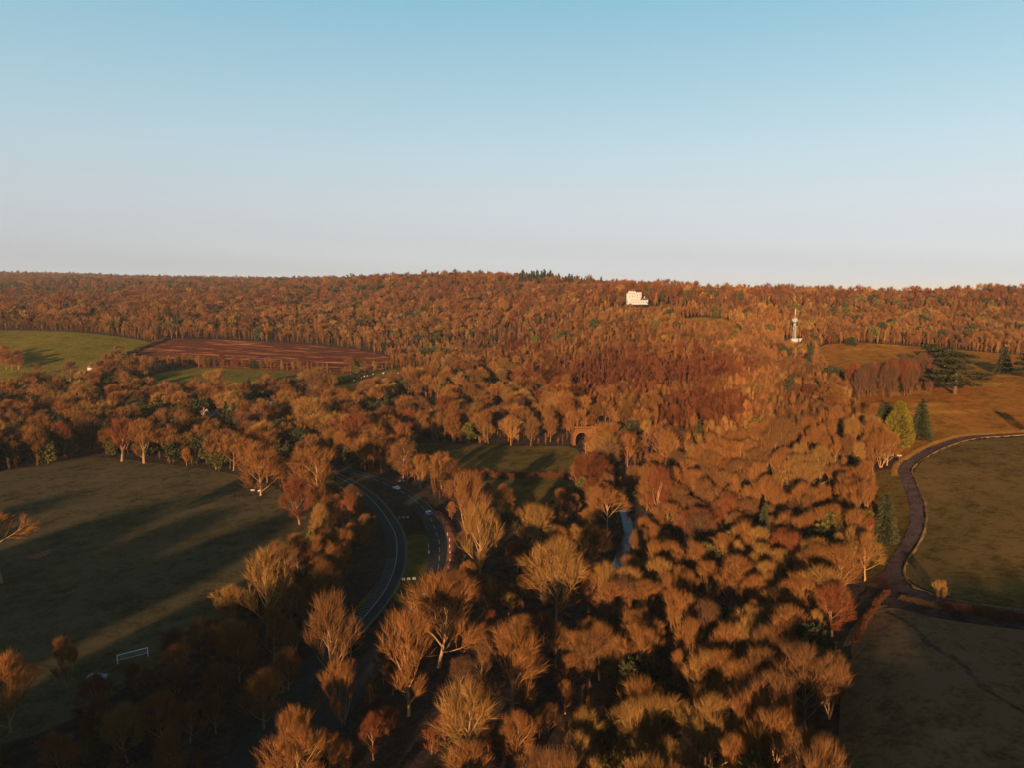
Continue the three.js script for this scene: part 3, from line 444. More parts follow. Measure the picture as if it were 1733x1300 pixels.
for (const [d0, d1, sp] of [[85, 330, 6.4], [330, 820, 3.6], [820, 1500, 7.2], [1500, 2700, 11], [2700, 6500, 18]]) {
  for (let d = d0; d < d1; d += sp) {
    const half = d * 0.78 + 40;
    for (let x = -half; x < half; x += sp) {
      const X = x + (TR() - 0.5) * sp * 0.9, Z = -(d + (TR() - 0.5) * sp * 0.9), r1 = TR(), r2 = TR(), r3 = TR();
      if (isOpen(X, Z)) continue;
      const y = H(X, Z), [px, py, f] = project(X, y + 6, Z);
      if (px < -160 || px > 1900 || py > 1440 || (d > 1350 && px > 1120)) continue;
      const [tone, k] = woodKind(px, py, X, Z);
      const ev = fbm(X / 60, Z / 60, 3, 60) + (py < 560 && px < 900 ? 0.08 : 0);
      if (d > 330) { if (!(px > 930 && px < 1310 && py > 585 && py < 725) && r3 < 0.01 + (px > 820 && d < 900 ? 0.07 : 0.5) * sstep(px > 820 && d < 900 ? 0.24 : 0.17, 0.4, ev)) { evergreens.push([X, Z, (9 + 7 * r1) * (d > 1500 ? 1.5 : 1), d]); continue; } }
      else if (r3 < 0.03 + 0.2 * sstep(0.2, 0.4, ev)) { evergreens.push([X, Z, 7 + 6 * r1, d]); continue; }
      const glade = fbm(X / 26, Z / 26, 2, 71), big = fbm(X / 80, Z / 80, 2, 73);
      if (d < 330) {
        // thin the shaded floor in the foreground, keep the valley side dense
        const slope = px > 1000 - (py - 900) * 0.12;
        const bank = river.some(q => (q.x - X) ** 2 + (q.z - Z) ** 2 < 190), low = px > 260 && px < 640 && py > 820 && py < 1160;
        if (!slope && r2 < (bank ? 0.25 : low ? 0.3 : 0.42)) continue;
        if (slope && r2 < 0.24 + 0.35 * sstep(0.12, 0.38, glade)) continue;
        const hh = slope ? 9 + 6 * r1 : 6.5 + 6 * r1 * r1 + (py < 820 || low ? 3 : 0);
        addTree(X, Z, hh, slope ? (r3 < 0.5 ? 'fan' : r3 < 0.7 ? 'oval' : r3 < 0.78 ? 'narrow' : 'broad') : (r3 < 0.5 ? 'broad' : r3 < 0.78 ? 'oval' : 'shrub'), tone, { wide: slope ? 1.1 : 1 });
        const s = specs[specs.length - 1]; if (s.shape === 'shrub') { s.h = 3.5 + 2 * r1; s.s = s.h / 5; }
      } else if (d < 950) {
        const valley = y < 15 && d < 760;
        if (valley) { if (px < 420 && py > 640 && r3 < 0.09) { evergreens.push([X, Z, 9 + 7 * r1, d]); continue; } if (r2 < 0.13) mids.push([X, y, Z, 0.65 + 0.75 * r1, tone, k, 0, 1]); else if (r2 < 0.3) mids.push([X, y, Z, 0.25 + 0.25 * r1, tone, k * 0.9]); }
        else if (r2 > 0.75 * sstep(0.18, 0.4, glade)) { if (r3 > 0.965) mids.push([X, y, Z, 0.65 + 0.4 * r1, tone, k, 0, 1]); else mids.push([X, y, Z, (0.45 + 0.45 * r1) * (1 + 0.45 * big) * (tone === 'russet' ? 0.85 : 1), tone, k]); }
      } else if (r2 > 0.8 * sstep(0.15, 0.4, glade)) fars.push([X, y, Z, (0.5 + 0.7 * r1 * r1 + (r3 > 0.9 ? 0.5 : 0)) * (1 + 0.6 * big) * (d > 2700 ? 1.25 : d > 1500 ? 1.15 : 1), tone, k]);
    }
  }
}
// the wood on the rise behind the camera, whose shadow fills the foreground
for (let x = -560; x < 420; x += 7) for (let z = 70; z < 215; z += 7.5) { const u = 0.951 * x + 0.309 * z, k = u > 16 ? 1.35 : u > -70 ? 0.75 : 1 + clamp(2.2 * N2(u / 11, 3), -0.5, 1.1); if (u > -70 && u < 16 && TR() < 0.3) continue; mids.push([x + (TR() - 0.5) * 6, 0, z + (TR() - 0.5) * 6, (0.75 + 0.35 * TR()) * k, 'brown', 1, 1, 1]); }
for (const m of mids) if (m[6]) m[1] = H(m[0], m[2]);

// the 300 bare trees that show largest stand as single trees, the rest as one mass
for (const s of specs) { const [px, py, f] = project(s.x, s.y + s.h * 0.6, s.z); s.px = px; s.py = py; s.f = f; s.size = (px > -20 && px < 1753 && py > 440 && py < 1320) ? s.h / f + (s.hero ? 10 : 0) : 0; }
specs.sort((a, b) => b.size - a.size);
const landmarks = [[1030, 920, 'the umbrella-crowned river tree'], [1290, 930, 'the thin conifer in the wood'], [1496, 920, 'the layered conifer by the lane'], [1430, 1090, 'the sunken wood track'], [1420, 1250, 'the dark grass field'], [1135, 1080, 'the ivy-green river tree'], [1040, 1300, 'the mossy green-gold tree'], [1060, 940, 'the blue river'], [1519, 757, 'the yellow-green cypress'], [1250, 1200, 'the foot of the wooded slope'], [1200, 1050, 'the middle of the wooded slope'], [1350, 1000, 'the upper wood edge'], [1380, 860, 'the wood below the grass verge'], [1200, 830, 'the wood across the river'], [1330, 760, 'the wood above the lane bend'],
  [227, 1112, 'the football goal'], [165, 1152, 'the parked pale blue car'], [640, 1000, 'the hatched road strip'], [766, 930, 'the brown road bank'], [672, 830, 'the far road turning'], [450, 1080, 'the near field edge'], [320, 1180, 'the black shade below the field'], [640, 1180, 'the shaded lower road'], [560, 1290, 'the valley bottom shade'], [940, 1040, 'the spreading golden river tree'], [870, 1200, 'the dark floor beside the river wood'], [430, 835, 'the pale benches'], [220, 780, 'the top of the playing field'], [506, 880, 'the rounded red tree'], [860, 860, 'the shaded meadow'], [860, 810, 'the thick reddish hedge'],
  [985, 750, 'the brick bridge'], [360, 712, 'the red brick gabled house'], [450, 690, 'the long low shed'], [166, 628, 'the white cottage'], [18, 706, 'the tall-chimneyed house'], [430, 600, 'the ploughed field'], [690, 632, 'the sheep pasture'], [690, 695, 'the small dark meadow'], [1077, 514, 'the white hilltop house'], [1343, 579, 'the lattice mast'], [1195, 550, 'the yellow-green clearing'], [1060, 630, 'the russet hillside patch'], [1190, 700, 'the foot of the russet hillside'], [850, 770, 'the valley meadow'], [940, 490, 'the hilltop conifer row'], [100, 600, 'the broad pasture'], [100, 530, 'the wood above the broad pasture'], [450, 550, 'the wood above the ploughed field'], [780, 560, 'the middle hillside'], [1500, 560, 'the wood behind the tawny grassland'], [800, 690, 'the wood above the valley meadow'], [600, 700, 'the glowing red-orange tree']].map(([a, b, t]) => ({ p: hit(a, b), t }));
const nearest = (x, z) => landmarks.reduce((b, l) => { const d = Math.hypot(l.p.x - x, l.p.z - z); return d < b.d ? { d, t: l.t } : b; }, { d: 1e9 }).t;
function place(s) {
  const kind = s.shape === 'shrub' ? 'shrub' : 'bare_tree';
  const word = toneWord[s.tone], form = { broad: 'broad-crowned', oval: 'oval-crowned', fan: 'fan-shaped', narrow: 'slender upright', umbrella: 'high-crowned', shrub: 'low bushy' }[s.shape];
  const size = kind === 'shrub' ? '' : s.h > 13.5 ? 'tall ' : s.h < 9.5 ? 'small ' : '';
  const label = s.label ?? `${size}${word} ${form} ${kind === 'shrub' ? 'shrub' : 'bare tree'} near ${nearest(s.x, s.z)}`;
  const o = thing(kind, label, kind === 'shrub' ? 'shrub' : 'tree', V(s.x, s.y - 0.15, s.z), s.yaw, s.label ? undefined : `${kind === 'shrub' ? 'shrubs' : 'bare trees'} near ${nearest(s.x, s.z)}`);
  o.scale.set(s.s * s.wide, s.s, s.s * s.wide);
  const P = protos[s.shape][s.v]; part('trunk', P.wood, barkMats[s.tone], o); part('crown', P.crown, twigMats[s.tone], o);
}
const trees = specs.filter(s => s.size > 0 && s.shape !== 'shrub'), shrubs = specs.filter(s => s.size > 0 && s.shape === 'shrub');
const singles = new Set([...trees.slice(0, 298), ...shrubs.slice(0, 120)]);
for (const s of specs) if (singles.has(s)) place(s);
const woodland = new THREE.Group(); woodland.name = 'woodland'; woodland.userData = { kind: 'stuff', label: 'mass of bare winter woodland covering valley and hillsides', category: 'woodland' }; scene.add(woodland);
const white = matte([1, 1, 1]);
function mass(name, geo, list) { // list: [x, y, z, sx, sy, yaw, r, g, b]
  if (!list.length) return; const im = new THREE.InstancedMesh(geo, white, list.length), o = new THREE.Object3D(), c = new THREE.Color(); im.name = name; im.userData = { kind: 'stuff' };
  list.forEach((e, i) => { o.position.set(e[0], e[1], e[2]); o.rotation.set(0, e[5], 0); o.scale.set(e[3], e[4], e[3]); o.updateMatrix(); im.setMatrixAt(i, o.matrix); im.setColorAt(i, c.setRGB(e[6], e[7], e[8])); });
  im.castShadow = im.receiveShadow = true; woodland.add(im);
}
{
  const rest = specs.filter(s => !singles.has(s)), by = {};
  for (const s of rest) (by[s.shape + s.v] ??= []).push([s.x, s.y - 0.15, s.z, s.s * s.wide, s.s, s.yaw, ...tones[s.tone].map(v => v * s.tint)]);
  for (const k in protos) protos[k].forEach((P, v) => by[k + v] && mass('treetops', whole(P), by[k + v]));
  const R = RNG(77), split = (list, geos, slim = 1) => { const L = geos.map(() => []); for (const [x, y, z, s, tone, k] of list) { const q = Math.floor(R() * geos.length), f = k * (0.55 + 0.75 * R()), t = tones[tone], g = 0.94 + 0.12 * R(); L[q].push([x, y - 0.2, z, s * slim * (0.9 + 0.3 * R()), s, R() * 6.2832, t[0] * f, t[1] * f * g, t[2] * f]); } geos.forEach((g, i) => mass('treetops', g, L[i])); };
  split(mids.filter(m => !m[7]), midTrees.map(whole), 0.76); split(mids.filter(m => m[7]), wideTrees.map(whole)); split(fars, farTrees.map(whole));
}

// ---------------------------------------------------------------- evergreens
const darkNeedle = matte([0.038, 0.036, 0.015]), cedarNeedle = matte([0.036, 0.031, 0.012]), yellowNeedle = matte([0.115, 0.085, 0.012]), ivy = matte([0.085, 0.068, 0.018]), evBark = matte([0.1, 0.055, 0.03]);
const EV = {
  conifer: { g: [91, 92].map(s => leafGeo(s, 2600, 1.0, coniferSample(16, 7.5), 0.2)), h: 16, m: darkNeedle, name: 'conifer_tree', r: 0.3 },
  spire: { g: [93, 94].map(s => leafGeo(s, 1300, 1.0, coniferSample(16, 5, 0.05, 0.9), 0.2)), h: 16, m: darkNeedle, name: 'conifer_tree', r: 0.28 },
  cedar: { g: [95, 96].map(s => leafGeo(s, 3800, 0.95, cedarSample(s, 15, 17), 0)), h: 15, m: cedarNeedle, name: 'cedar_tree', r: 0.65 },
  cypress: { g: [97].map(s => leafGeo(s, 3600, 0.9, flameSample(15, 8), 0)), h: 15, m: yellowNeedle, name: 'cypress_tree', r: 0.4 },
  holm: { g: [98, 99, 100].map(s => leafGeo(s, 1800, 0.95, roundSample(s, 10, 9), 0)), h: 10, m: darkNeedle, name: 'evergreen_tree', r: 0.3 },
  ivy: { g: [101, 102].map(s => leafGeo(s, 1500, 0.8, roundSample(s, 10, 6.5, 0.2), 0)), h: 10, m: ivy, name: 'evergreen_tree', r: 0.25 },
};
for (const k in EV) EV[k].t = trunkGeo(EV[k].h * (k === 'cedar' ? 0.9 : 0.85), EV[k].r);
const ER = RNG(404);
function evergreen(kind, p, h, label, group, wide = 1) {
  const E = EV[kind], o = thing(E.name, label, 'tree', V(p.x, p.y - 0.2, p.z), ER() * 6.2832, group), s = h / E.h; o.scale.set(s * wide, s, s * wide);
  part('trunk', E.t, evBark, o); part('crown', E.g[Math.floor(ER() * E.g.length)], E.m, o); return o;
}
const evAt = (kind, px, pyBase, hpx, label, group, wide) => { const p = hit(px, pyBase), d = Math.hypot(p.x, CAM_H - p.y, p.z); return evergreen(kind, p, hpx * d / FOC, label, group, wide); };
evAt('cypress', 1519, 757, 66, 'flame-shaped yellow-green cypress in front of the dark conifers above the lane', undefined, 1.05);
evAt('conifer', 1556, 745, 62, 'dark feathery conifer beside the yellow-green cypress', undefined, 1.15);
evAt('conifer', 1494, 745, 58, 'blackish conifer in the shadow left behind the cypress', undefined, 1.3);
evAt('conifer', 1496, 920, 80, 'layered conifer on the brown verge beside the lane', undefined, 1.05);
evAt('cedar', 1615, 668, 62, 'great spreading dark cedar on the tawny grassland', undefined, 1.15);
evAt('cedar', 1575, 628, 40, 'flat-topped cedar behind the russet clump on the grassland', undefined, 1.2);
evAt('cedar', 1596, 640, 46, 'dark cedar squeezed between the russet clump and the great cedar', undefined, 1.1);
evAt('conifer', 1697, 632, 40, 'solitary pointed conifer with a long shadow on the tawny grassland', undefined, 1.2);
evAt('cedar', 1740, 640, 36, 'cedar at the far end of the tawny grassland', undefined, 1.1);
evAt('cedar', 477, 484, 14, 'lone flat-topped cedar on the far skyline', undefined, 1.1);
evAt('conifer', 1290, 935, 80, 'tall thin conifer poking out of the valley-side wood', undefined, 0.7);
evAt('ivy', 1135, 1080, 46, 'ivy-green tree between the dark river trees', undefined, 0.8);
evAt('ivy', 1040, 1300, 90, 'mossy green-gold tree low in the valley-side wood', undefined, 1.0);
evAt('ivy', 1240, 960, 60, 'olive-green ivy tree beside the thin conifer in the wood', undefined, 1.1);
for (let i = 0; i < 13; i++) evAt('spire', 880 + i * 4.4 + ER() * 3, 489 - ER() * 2, 25 + 9 * ER(), 'dark spire of a conifer in the row on the hilltop skyline', 'hilltop conifer row', 1.1);
for (let i = 0; i < 11; i++) evAt('spire', 945 + i * 5.2 + ER() * 3, 491 + ER(), 21 + 8 * ER(), 'dark spire of a conifer in the row on the hilltop skyline', 'hilltop conifer row', 1.1);
for (const [px, py, h] of [[1017, 493, 25], [845, 487, 20], [1148, 503, 24], [1142, 503, 19], [1704, 511, 24]]) evAt('spire', px, py, h, 'single dark conifer breaking the wooded skyline', 'single skyline conifers', 1.1);
for (const [px, py, h, w] of [[1440, 585, 14, 1.4], [1655, 590, 16, 1.5], [1572, 583, 18, 0.9], [1380, 590, 20, 0.8], [1376, 605, 18, 0.8], [1372, 588, 22, 0.8]]) evAt('holm', px, py, h, 'dark rounded evergreen at the edge of the tawny grassland', 'evergreens edging the grassland', w);
{ // evergreens mixed into the woods: the largest as single trees
  const list = evergreens.map(([x, z, h, d]) => { const y = H(x, z), [px, py, f] = project(x, y + h * 0.6, z); return { x, y, z, h, px, py, f, size: px > -10 && px < 1743 && py > 440 && py < 1310 ? h / f : 0 }; }).sort((a, b) => b.size - a.size);
  const m = { holm: [[], [], []], ivy: [[], []], spire: [[], []] };
  list.forEach((e, i) => {
    const r = ER(), kind = e.f < 330 ? (r < 0.7 ? 'ivy' : 'holm') : r < 0.5 ? 'holm' : r < 0.8 ? 'ivy' : 'spire';
    if (i < 230 && e.size > 0) { const w = e.px > 1000 && e.py > 760 ? 'in the wood between river and lane' : e.py > 760 ? 'near the road and playing field' : e.px < 620 ? 'among the woods round the houses' : 'on the wooded hillside'; evergreen(kind, V(e.x, e.y, e.z), e.h * (kind === 'spire' ? 1.3 : 1), `${{ holm: 'dark rounded evergreen tree', ivy: 'olive-green ivy-covered tree', spire: 'dark pointed conifer' }[kind]} near ${nearest(e.x, e.z)}`, `evergreens near ${nearest(e.x, e.z)}`); }
    else { const E = EV[kind], q = Math.floor(ER() * E.g.length), s = e.h / E.h, f = 0.8 + 0.5 * ER(), c = kind === 'ivy' ? [0.085, 0.068, 0.018] : [0.04, 0.038, 0.016]; m[kind][q].push([e.x, e.y - 0.2, e.z, s * (0.8 + 0.3 * ER()), s, ER() * 6.28, c[0] * f, c[1] * f, c[2] * f]); }
  });
  for (const k in m) m[k].forEach((L, i) => mass('evergreen_treetops', EV[k].g[i], L));
}
// the russet clump on the grassland
for (let i = 0; i < 44; i++) { const t = i / 43, px = 1430 + 150 * t + (TR() - 0.5) * 14, py = 676 - 20 * t + (TR() - 0.5) * 18; const p = hit(px, py); const o = thing('bare_tree', 'dense dark russet tree in the clump on the tawny grassland', 'tree', V(p.x, p.y - 0.15, p.z), TR() * 6.28, 'russet clump on the grassland'); const s = (16 + 5 * TR()) / 14; o.scale.set(s * 0.85, s, s * 0.85); const P = protos[i % 2 ? 'oval' : 'fan'][i % 2]; part('trunk', P.wood, twigMats.dusky, o); part('crown', P.crown, i % 3 ? twigMats.dusky : twigMats.russet, o); }
// pasture copse at the far left
for (let i = 0; i < 16; i++) { const p = hit(-30 + 68 * TR(), 606 + 22 * TR()); const o = thing('bare_tree', 'bare tree in the small copse standing in the broad pasture', 'tree', V(p.x, p.y - 0.2, p.z), TR() * 6.28, 'copse in the broad pasture'); const s = (11 + 5 * TR()) / 14; o.scale.setScalar(s); const P = protos.broad[i % 3]; part('trunk', P.wood, barkMats.orange, o); part('crown', P.crown, twigMats.orange, o); }

// ---------------------------------------------------------------- hedges
function hedgeGeo(path, w, h, n, seed, tw = 0.1, gaps = 0) {
  const R = RNG(seed), a = [], cum = [0]; for (let i = 1; i < path.length; i++) cum.push(cum[i - 1] + path[i].distanceTo(path[i - 1])); const L = cum[cum.length - 1];
  for (let k = 0; k < n; k++) {
    const s = R() * L; let i = 1; while (i < path.length - 1 && cum[i] < s) i++; const t = (s - cum[i - 1]) / (cum[i] - cum[i - 1]), A = path[i - 1], B = path[i], dx = (B.x - A.x) / (cum[i] - cum[i - 1]), dz = (B.z - A.z) / (cum[i] - cum[i - 1]);
    const o = (R() + R() - 1) * w / 2 * 1.2, x = A.x + (B.x - A.x) * t - dz * o, z = A.z + (B.z - A.z) * t + dx * o, hh = h * (0.75 + 0.7 * N2(s / 5, seed) + 0.4 * N2(s / 1.7, seed + 9)) * Math.sqrt(Math.max(0.1, 1 - (2 * o / w / 1.2) ** 2));
    const y = H(x, z) + hh * R() * 0.75, d = V(R() - 0.5, 0.5 + R(), R() - 0.5).normalize(), q = V(R() - 0.5, R() - 0.5, R() - 0.5).cross(d).normalize().multiplyScalar(tw / 2), l = h * 0.4 * (0.5 + R());
    a.push(x - q.x, y - q.y, z - q.z, x + q.x, y + q.y, z + q.z, x + d.x * l, y + d.y * l, z + d.z * l);
  }
  const g = new THREE.BufferGeometry(); g.setAttribute('position', new THREE.Float32BufferAttribute(a, 3)); g.computeVertexNormals(); return g;
}
function hedge(pix, w, h, n, m, label, tw) { const p = pix[0].isVector3 ? pix : pathFrom(pix, 6), o = new THREE.Mesh(hedgeGeo(p, w, h, n, n, tw), m); o.name = numbered('hedge'); o.userData = { label, category: 'hedge' }; o.castShadow = o.receiveShadow = true; scene.add(o); return o; }
const hedgeMat = matte([0.105, 0.038, 0.016]), hedgeGreen = matte([0.06, 0.042, 0.016]), hedgeGold = matte([0.2, 0.098, 0.028]);
hedge([[1596, 1030], [1640, 1037], [1690, 1045], [1740, 1053], [1850, 1068]], 2.6, 1.9, 9000, hedgeMat, 'clipped reddish hedge along the near side of the lane', 0.12);
hedge([[1524, 1012], [1560, 1022], [1600, 1031]], 2.6, 0.9, 2400, hedgeGold, 'low golden scrub where lane meets the turning place', 0.1);
hedge([[1500, 1004], [1478, 1030], [1460, 1058], [1446, 1090]], 2.2, 1.2, 3200, hedgeMat, 'reddish scrub bank between wood track and dark field', 0.1);
hedge(offsetPath(laneA, 3.4).filter((_, i) => i > 52 && i < 210 && i % 3 === 0), 2.4, 1.3, 6000, hedgeGold, 'thin golden scrub along the outer side of the lane bend', 0.1);
hedge([[735, 800], [800, 802], [860, 810], [920, 810], [985, 806]], 4.6, 3.8, 6500, hedgeMat, 'thick reddish hedge below the valley meadow', 0.16);
hedge([[140, 640], [165, 628], [205, 606], [240, 590], [268, 580], [282, 575]], 7, 4.5, 9000, hedgeGreen, 'dark hedge between broad pasture and ploughed field', 0.3);
hedge([[228, 620], [300, 622], [420, 625], [520, 630], [596, 634]], 3, 1.6, 5000, hedgeMat, 'low hedge along the lower edge of the ploughed field', 0.25);
hedge([[545, 660], [585, 648], [610, 638], [640, 629]], 4, 3.5, 5000, hedgeGreen, 'dark diagonal hedge beside the sheep pasture', 0.3);
hedge([[1690, 642], [1650, 650], [1733, 641], [1800, 638]].slice(2).concat([[1900, 634]]), 2, 1.2, 1800, hedgeGreen, 'dark hedge line across the tawny grassland', 0.16);

// ---------------------------------------------------------------- buildings and small things
const whiteWall = mat([0.36, 0.31, 0.29], 0.85), brick = mat([0.2, 0.06, 0.035], 0.9), tileRoof = mat([0.1, 0.045, 0.03], 0.9), slate = mat([0.09, 0.08, 0.085], 0.7), glass = new THREE.MeshPhysicalMaterial({ color: lin(0.02, 0.025, 0.03), roughness: 0.08 }), timber = mat([0.38, 0.34, 0.31], 0.8), stone = matte([0.13, 0.05, 0.017]), darkMetal = mat([0.06, 0.06, 0.065], 0.5, { metalness: 0.6 }), paleMetal = mat([0.34, 0.31, 0.29], 0.6), rubber = mat([0.02, 0.02, 0.02], 0.9);
const gableGeo = (w, h, d, over = 0.4) => { const s = new THREE.Shape([new THREE.Vector2(-w / 2 - over, 0), new THREE.Vector2(0, h), new THREE.Vector2(w / 2 + over, 0)]); return new THREE.ExtrudeGeometry(s, { depth: d + over * 2, bevelEnabled: false }).translate(0, 0, -d / 2 - over); };
const faceCam = p => Math.atan2(-p.x, -p.z);
function windowAt(par, x, y, z, w, h) { const f = part('window', box(w, h, 0.14, 0, 0, 0), timber, par, V(x, y, z)); part('pane', box(w * 0.4, h * 0.84, 0.06, -w * 0.23, 0, 0.07), glass, f); part('pane', box(w * 0.4, h * 0.84, 0.06, w * 0.23, 0, 0.07), glass, f); return f; }
{ // white battlemented house on the hilltop
  const p = hit(1077, 514), o = thing('white_house', 'white battlemented house standing alone on the wooded hilltop', 'house', V(p.x, p.y - 0.6, p.z), faceCam(p) + 0.12);
  part('main_wall', [box(9.5, 15.5, 10, -5.5, 7.75, -4), box(6.5, 14, 9, 2.5, 7, -4.5)], whiteWall, o);
  part('stair_tower', new THREE.CylinderGeometry(2.4, 2.4, 13.5, 16).translate(-10.2, 6.75, -1.5), whiteWall, o);
  part('wing_wall', [box(20, 5.2, 7, 3.5, 2.6, 1.2)], whiteWall, o);
  part('wing_roof', box(20.6, 0.5, 7.6, 3.5, 5.45, 1.2), slate, o);
  part('wing_roof', gableGeo(8, 2.0, 9, 0.2).rotateY(Math.PI / 2).translate(9.4, 5.7, 1.2), slate, o);
  part('chimney', [box(0.9, 3.4, 0.9, 9.2, 8, 1.2), box(1.2, 0.3, 1.2, 9.2, 9.8, 1.2)], whiteWall, o);
  for (const [x, y] of [[-9.4, 16], [-7.2, 16], [-5, 16], [-2.6, 16], [1, 14.5], [3, 14.5], [5, 14.5]]) part('merlon', box(1.2, 1.3, 0.7, x, y, x < 0 ? 0.6 : -0.4), whiteWall, o);
  for (const y of [9.8, 13]) for (const x of [-8.4, -5.4, -2.6]) windowAt(o, x, y, 1.06, 1.1, 1.9);
  for (const y of [8.6, 11.6]) for (const x of [1.2, 4]) windowAt(o, x, y, 0.06, 1.1, 1.8);
  for (let i = 0; i < 6; i++) windowAt(o, -4.6 + i * 3.2, 2.9, 4.74, 1.2, 2);
  part('door', box(1.3, 2.5, 0.14, 12.8, 1.9, 4.75), slate, o);
}
{ // mast
  const p = hit(1343, 579), o = thing('lattice_mast', 'white lattice telecom mast with antenna panels above the wood', 'mast', p, 0.4);
  const Ht = 21, b0 = 1.5, b1 = 0.75, c = (y, i) => { const r = b0 + (b1 - b0) * y / Ht, a = i * Math.PI / 2 + Math.PI / 4; return V(Math.cos(a) * r, y, Math.sin(a) * r); };
  for (let i = 0; i < 4; i++) part('leg', bar(c(-1, i), c(Ht, i), 0.13), paleMetal, o);
  for (let y = 0; y < Ht - 0.1; y += 3) for (let i = 0; i < 4; i++) { part('brace', bar(c(y, i), c(y + 3, (i + 1) % 4), 0.06, 4), paleMetal, o); part('brace', bar(c(y + 3, i), c(y + 3, (i + 1) % 4), 0.06, 4), paleMetal, o); }
  part('ladder', box(0.4, 24, 0.12, 0, 11, 1.25), paleMetal, o);
  part('platform', new THREE.CylinderGeometry(2.1, 2.1, 0.25, 12).translate(0, 19.6, 0), paleMetal, o);
  for (let i = 0; i < 6; i++) { const a = i * Math.PI / 3; const pn = part('antenna_panel', box(0.55, 2.4, 0.35), whiteWall, o, V(Math.cos(a) * 2.0, 21, Math.sin(a) * 2.0)); pn.rotation.y = -a + Math.PI / 2; }
  for (const [y, a] of [[14.6, 0.6], [15.8, 2.6], [13.4, 4.2], [16.8, 5.4], [12, 1.6]]) part('dish_antenna', new THREE.CylinderGeometry(0.65, 0.65, 0.4, 14).rotateX(Math.PI / 2).rotateY(a), whiteWall, o, V(Math.sin(a) * 1.4, y, Math.cos(a) * 1.4));
  part('top_pole', bar(V(0, Ht - 0.5, 0), V(0, 26, 0), 0.22, 8, 0.16), paleMetal, o);
  part('top_antenna', bar(V(0, 26, 0), V(0, 31.5, 0), 0.42, 10, 0.36), whiteWall, o);
  for (const [dx, dz, w, label] of [[-1.2, 3.4, 6, 'long white equipment cabin at the foot of the lattice mast'], [4.6, 3, 2.4, 'small cream cabinet beside the long cabin under the mast']]) {
    const q = G(p.x + dx, p.z + dz), k = thing('equipment_cabin', label, 'cabin', V(q.x, q.y + 2.2, q.z), 0.05); part('wall', box(w, 2.7, 2.6, 0, 0.6, 0), whiteWall, k); part('roof', box(w + 0.3, 0.2, 2.9, 0, 2.05, 0), paleMetal, k); part('door', box(0.9, 2, 0.08, w * 0.25, 0.35, 1.34), paleMetal, k); part('plinth', box(w, 3.2, 2.6, 0, -2.36, 0), slate, k); }
}
{ // stone railway bridge
  const p = hit(984, 753), o = thing('stone_bridge', 'orange brick railway bridge with one dark arch at the foot of the wooded hill', 'bridge', V(p.x, p.y - 0.5, p.z), faceCam(p) + 0.2);
  const s = new THREE.Shape([new THREE.Vector2(-5.4, 0), new THREE.Vector2(14, 0), new THREE.Vector2(14, 9), new THREE.Vector2(-4, 9.3), new THREE.Vector2(-5.4, 7)]), a = new THREE.Path(); a.moveTo(-3.6, 0.01); a.lineTo(-3.6, 4.2); a.absarc(0, 4.2, 3.6, Math.PI, 0, true); a.lineTo(3.6, 0.01); a.closePath(); s.holes.push(a);
  part('arch_wall', new THREE.ExtrudeGeometry(s, { depth: 7, bevelEnabled: false, curveSegments: 20 }).translate(0, 0, -7), stone, o);
  const rg = new THREE.Shape(); rg.absarc(0, 4.2, 4.2, 0, Math.PI, false); rg.absarc(0, 4.2, 3.62, Math.PI, 0, true); part('arch_ring', new THREE.ExtrudeGeometry(rg, { depth: 0.3, bevelEnabled: false, curveSegments: 20 }).translate(0, 0, 0.02), matte([0.18, 0.075, 0.028]), o);
  part('parapet', [box(18, 1.1, 0.5, 5, 9.7, -0.2), box(18, 1.1, 0.5, 5, 9.7, -6.8)], stone, o); part('string_course', box(17.4, 0.3, 0.24, 5.2, 8.9, 0.1), stone, o);
}
{ const p = hit(991, 776), o = thing('telegraph_pole', 'bare wooden telegraph pole below the brick bridge', 'pole', p, 0.3), w = mat([0.3, 0.16, 0.08], 0.95); part('post', bar(V(0, -0.5, 0), V(0, 8.5, 0), 0.2, 8, 0.14), w, o); part('crossarm', box(1.8, 0.14, 0.14, 0, 7.9, 0), w, o); for (const x of [-0.8, -0.3, 0.3, 0.8]) part('insulator', new THREE.CylinderGeometry(0.06, 0.08, 0.2, 8), whiteWall, o, V(x, 8.06, 0)); }
